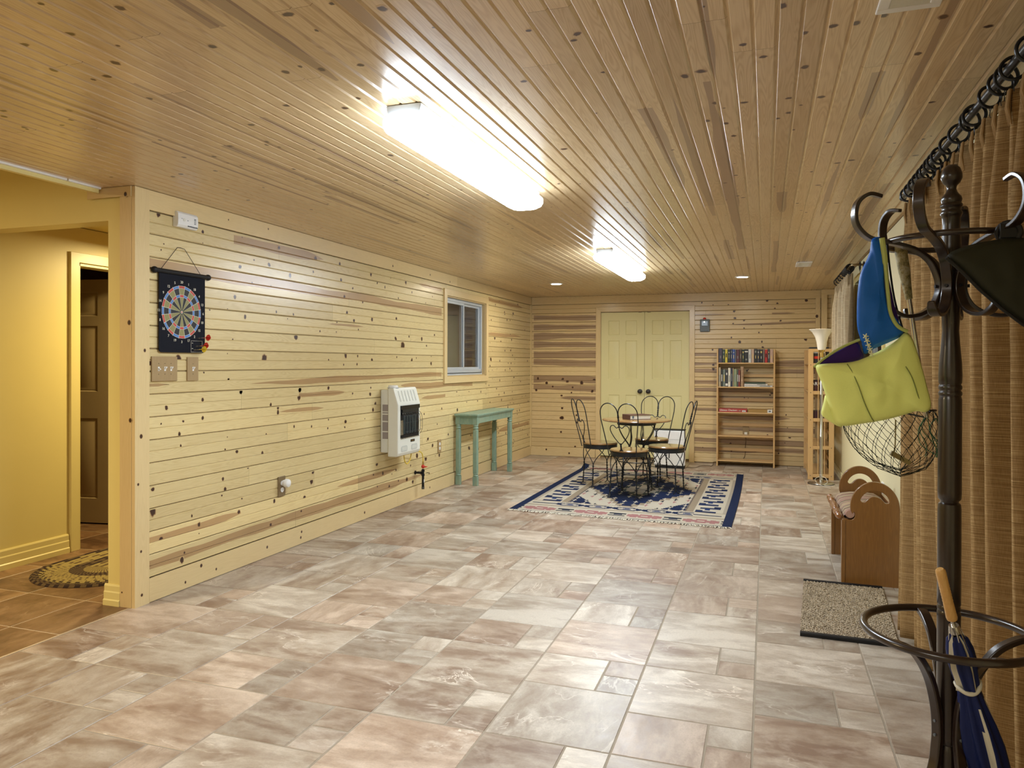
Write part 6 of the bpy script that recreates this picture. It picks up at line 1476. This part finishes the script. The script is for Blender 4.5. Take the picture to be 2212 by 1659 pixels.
# dark olive cloth on the right hooks
OL = cloth('dark_olive_nylon', (.020, .021, .012), .6, 5)
t = thing('olive_umbrella', 'dark olive umbrella canopy draped over the right-hand hooks of the coat rack', 'umbrella', (.50, 1.90, 1.42))
OO = Vector((.378, 1.872, 0)); ol = [(0, 1.578), (.045, 1.600), (.10, 1.612), (.165, 1.618), (.215, 1.600), (.25, 1.55), (.262, 1.48), (.255, 1.40), (.21, 1.405), (.165, 1.432), (.12, 1.465), (.07, 1.508), (.03, 1.548)]
mb = MB(); mb.pillow(sm2(ol, 4), OO, E1, EZ, NF, .020, .020, 0, 8, .003, 3); obj('canopy', mb, OL, t, world=True, angle=180)
mb = MB(); mb.tube([OO+E1*a+EZ*b_+NF*.004 for a, b_ in [(-.004, 1.573), (.03, 1.543), (.07, 1.503), (.12, 1.460), (.165, 1.427), (.21, 1.400)]], .0042, 8); obj('rib_edge', mb, M['black'], t, world=True)
mb = MB(); mb.torus((.51, 1.93, 1.632), .022, .006, 20, 8, 0, (.3, .9, .2)); mb.box(.492, .532, 1.924, 1.940, 1.618, 1.652); obj('hanging_loop', mb, M['black'], t, world=True, bevel=.003)

# furled blue umbrella in the ring
UA = Vector((.380, 1.935, .868)); UB = Vector((.606, 2.190, .022)); ax = (UB-UA).normalized(); LU = (UB-UA).length
t = thing('furled_umbrella', 'navy and white umbrella with ribbed wooden handle leaning in the stand', 'umbrella', tuple(UB))
q = ax.to_track_quat('Z', 'Y').to_matrix().to_4x4(); Mx = Matrix.Translation(UA) @ q
def lat(prof, n=24, mi=0, fn=None):
    mb = MB(); vs = []
    for r, z in prof:
        for k in range(n):
            a = 2*PI*k/n; rr = r*(fn(a, z) if fn else 1); vs.append(Mx @ Vector((rr*math.cos(a), rr*math.sin(a), z)))
    fs = [(i*n+k, i*n+(k+1) % n, (i+1)*n+(k+1) % n, (i+1)*n+k) for i in range(len(prof)-1) for k in range(n)]
    return mb, vs, fs
pf = [(0, 0), (.007, .0), (.0105, .004), (.0112, .012), (.0108, .04)]
z = .045
for i in range(6): pf += [(.0112, z), (.0105, z+.003), (.0112, z+.006)]; z += .008
pf += [(.0115, .11), (.0122, .128), (.011, .134), (0, .134)]
mb, vs, fs = lat(pf); mb.mesh(vs, fs, 0, True); obj('handle', mb, wood('pale_turned_wood', (.60, .36, .12), (.45, .24, .07), 2, .4), t, world=True)
mb = MB(); mb.cyl(Mx @ Vector((0, 0, .134)), Mx @ Vector((0, 0, LU)), .005, n=10); mb.cyl(Mx @ Vector((0, 0, .150)), Mx @ Vector((0, 0, .168)), .011, .014, 14)
for k in range(8): a = 2*PI*k/8; mb.tube([Mx @ Vector((.012*math.cos(a), .012*math.sin(a), .160)), Mx @ Vector((.021*math.cos(a), .021*math.sin(a), .205)), Mx @ Vector((.024*math.cos(a), .024*math.sin(a), .25))], .0015, 5)
obj('shaft_and_ribs', mb, M['chrome'], t, world=True)
NV = cloth('navy_nylon', (.006, .014, .085), .45); WT = cloth('white_nylon', (.55, .53, .44), .5)
cp = [(.010, .175), (.020, .19), (.026, .22), (.028, .26), (.024, .305), (.021, .325), (.026, .36), (.036, .42), (.041, .48), (.040, .56), (.034, .66), (.024, .76), (.012, .84), (.006, .875)]
mb, vs, fs = lat(cp, 48, fn=lambda a, z: 1+.16*math.cos(8*a+z*6)+.08*math.sin(3*a+z*9))
mi = [1 if (k % 48) % 12 in ((4, 5) if (k//48) % 3 else (4,)) and k//48 > 5 or (k//48 < 5 and (k % 48) % 12 in (1, 2, 3)) else 0 for k in range(len(fs))]
mb.mesh(vs, fs, mi, True); obj('canopy', mb, [NV, WT], t, world=True, angle=180)
mb = MB(); mb.tube(smooth([Mx @ Vector((.025*math.cos(a), .025*math.sin(a), .315+.006*math.sin(2*a))) for a in [2*PI*k/16 for k in range(16)]], 3, True), .0052, 8, closed=True)
pE = Mx @ Vector((.020, -.018, .318)); mb.pillow([(0, -.008), (.02, -.012), (.048, -.010), (.054, 0), (.046, .010), (.02, .006), (0, .008)], pE, E1, EZ, NF, .006, .004, 0, 4); obj('tie_band', mb, WT, t, world=True, angle=180)
mb = MB(); mb.cyl(Mx @ Vector((0, 0, LU-.04)), Mx @ Vector((0, 0, LU)), .005, .004, 10); obj('ferrule', mb, M['chrome'], t, world=True)
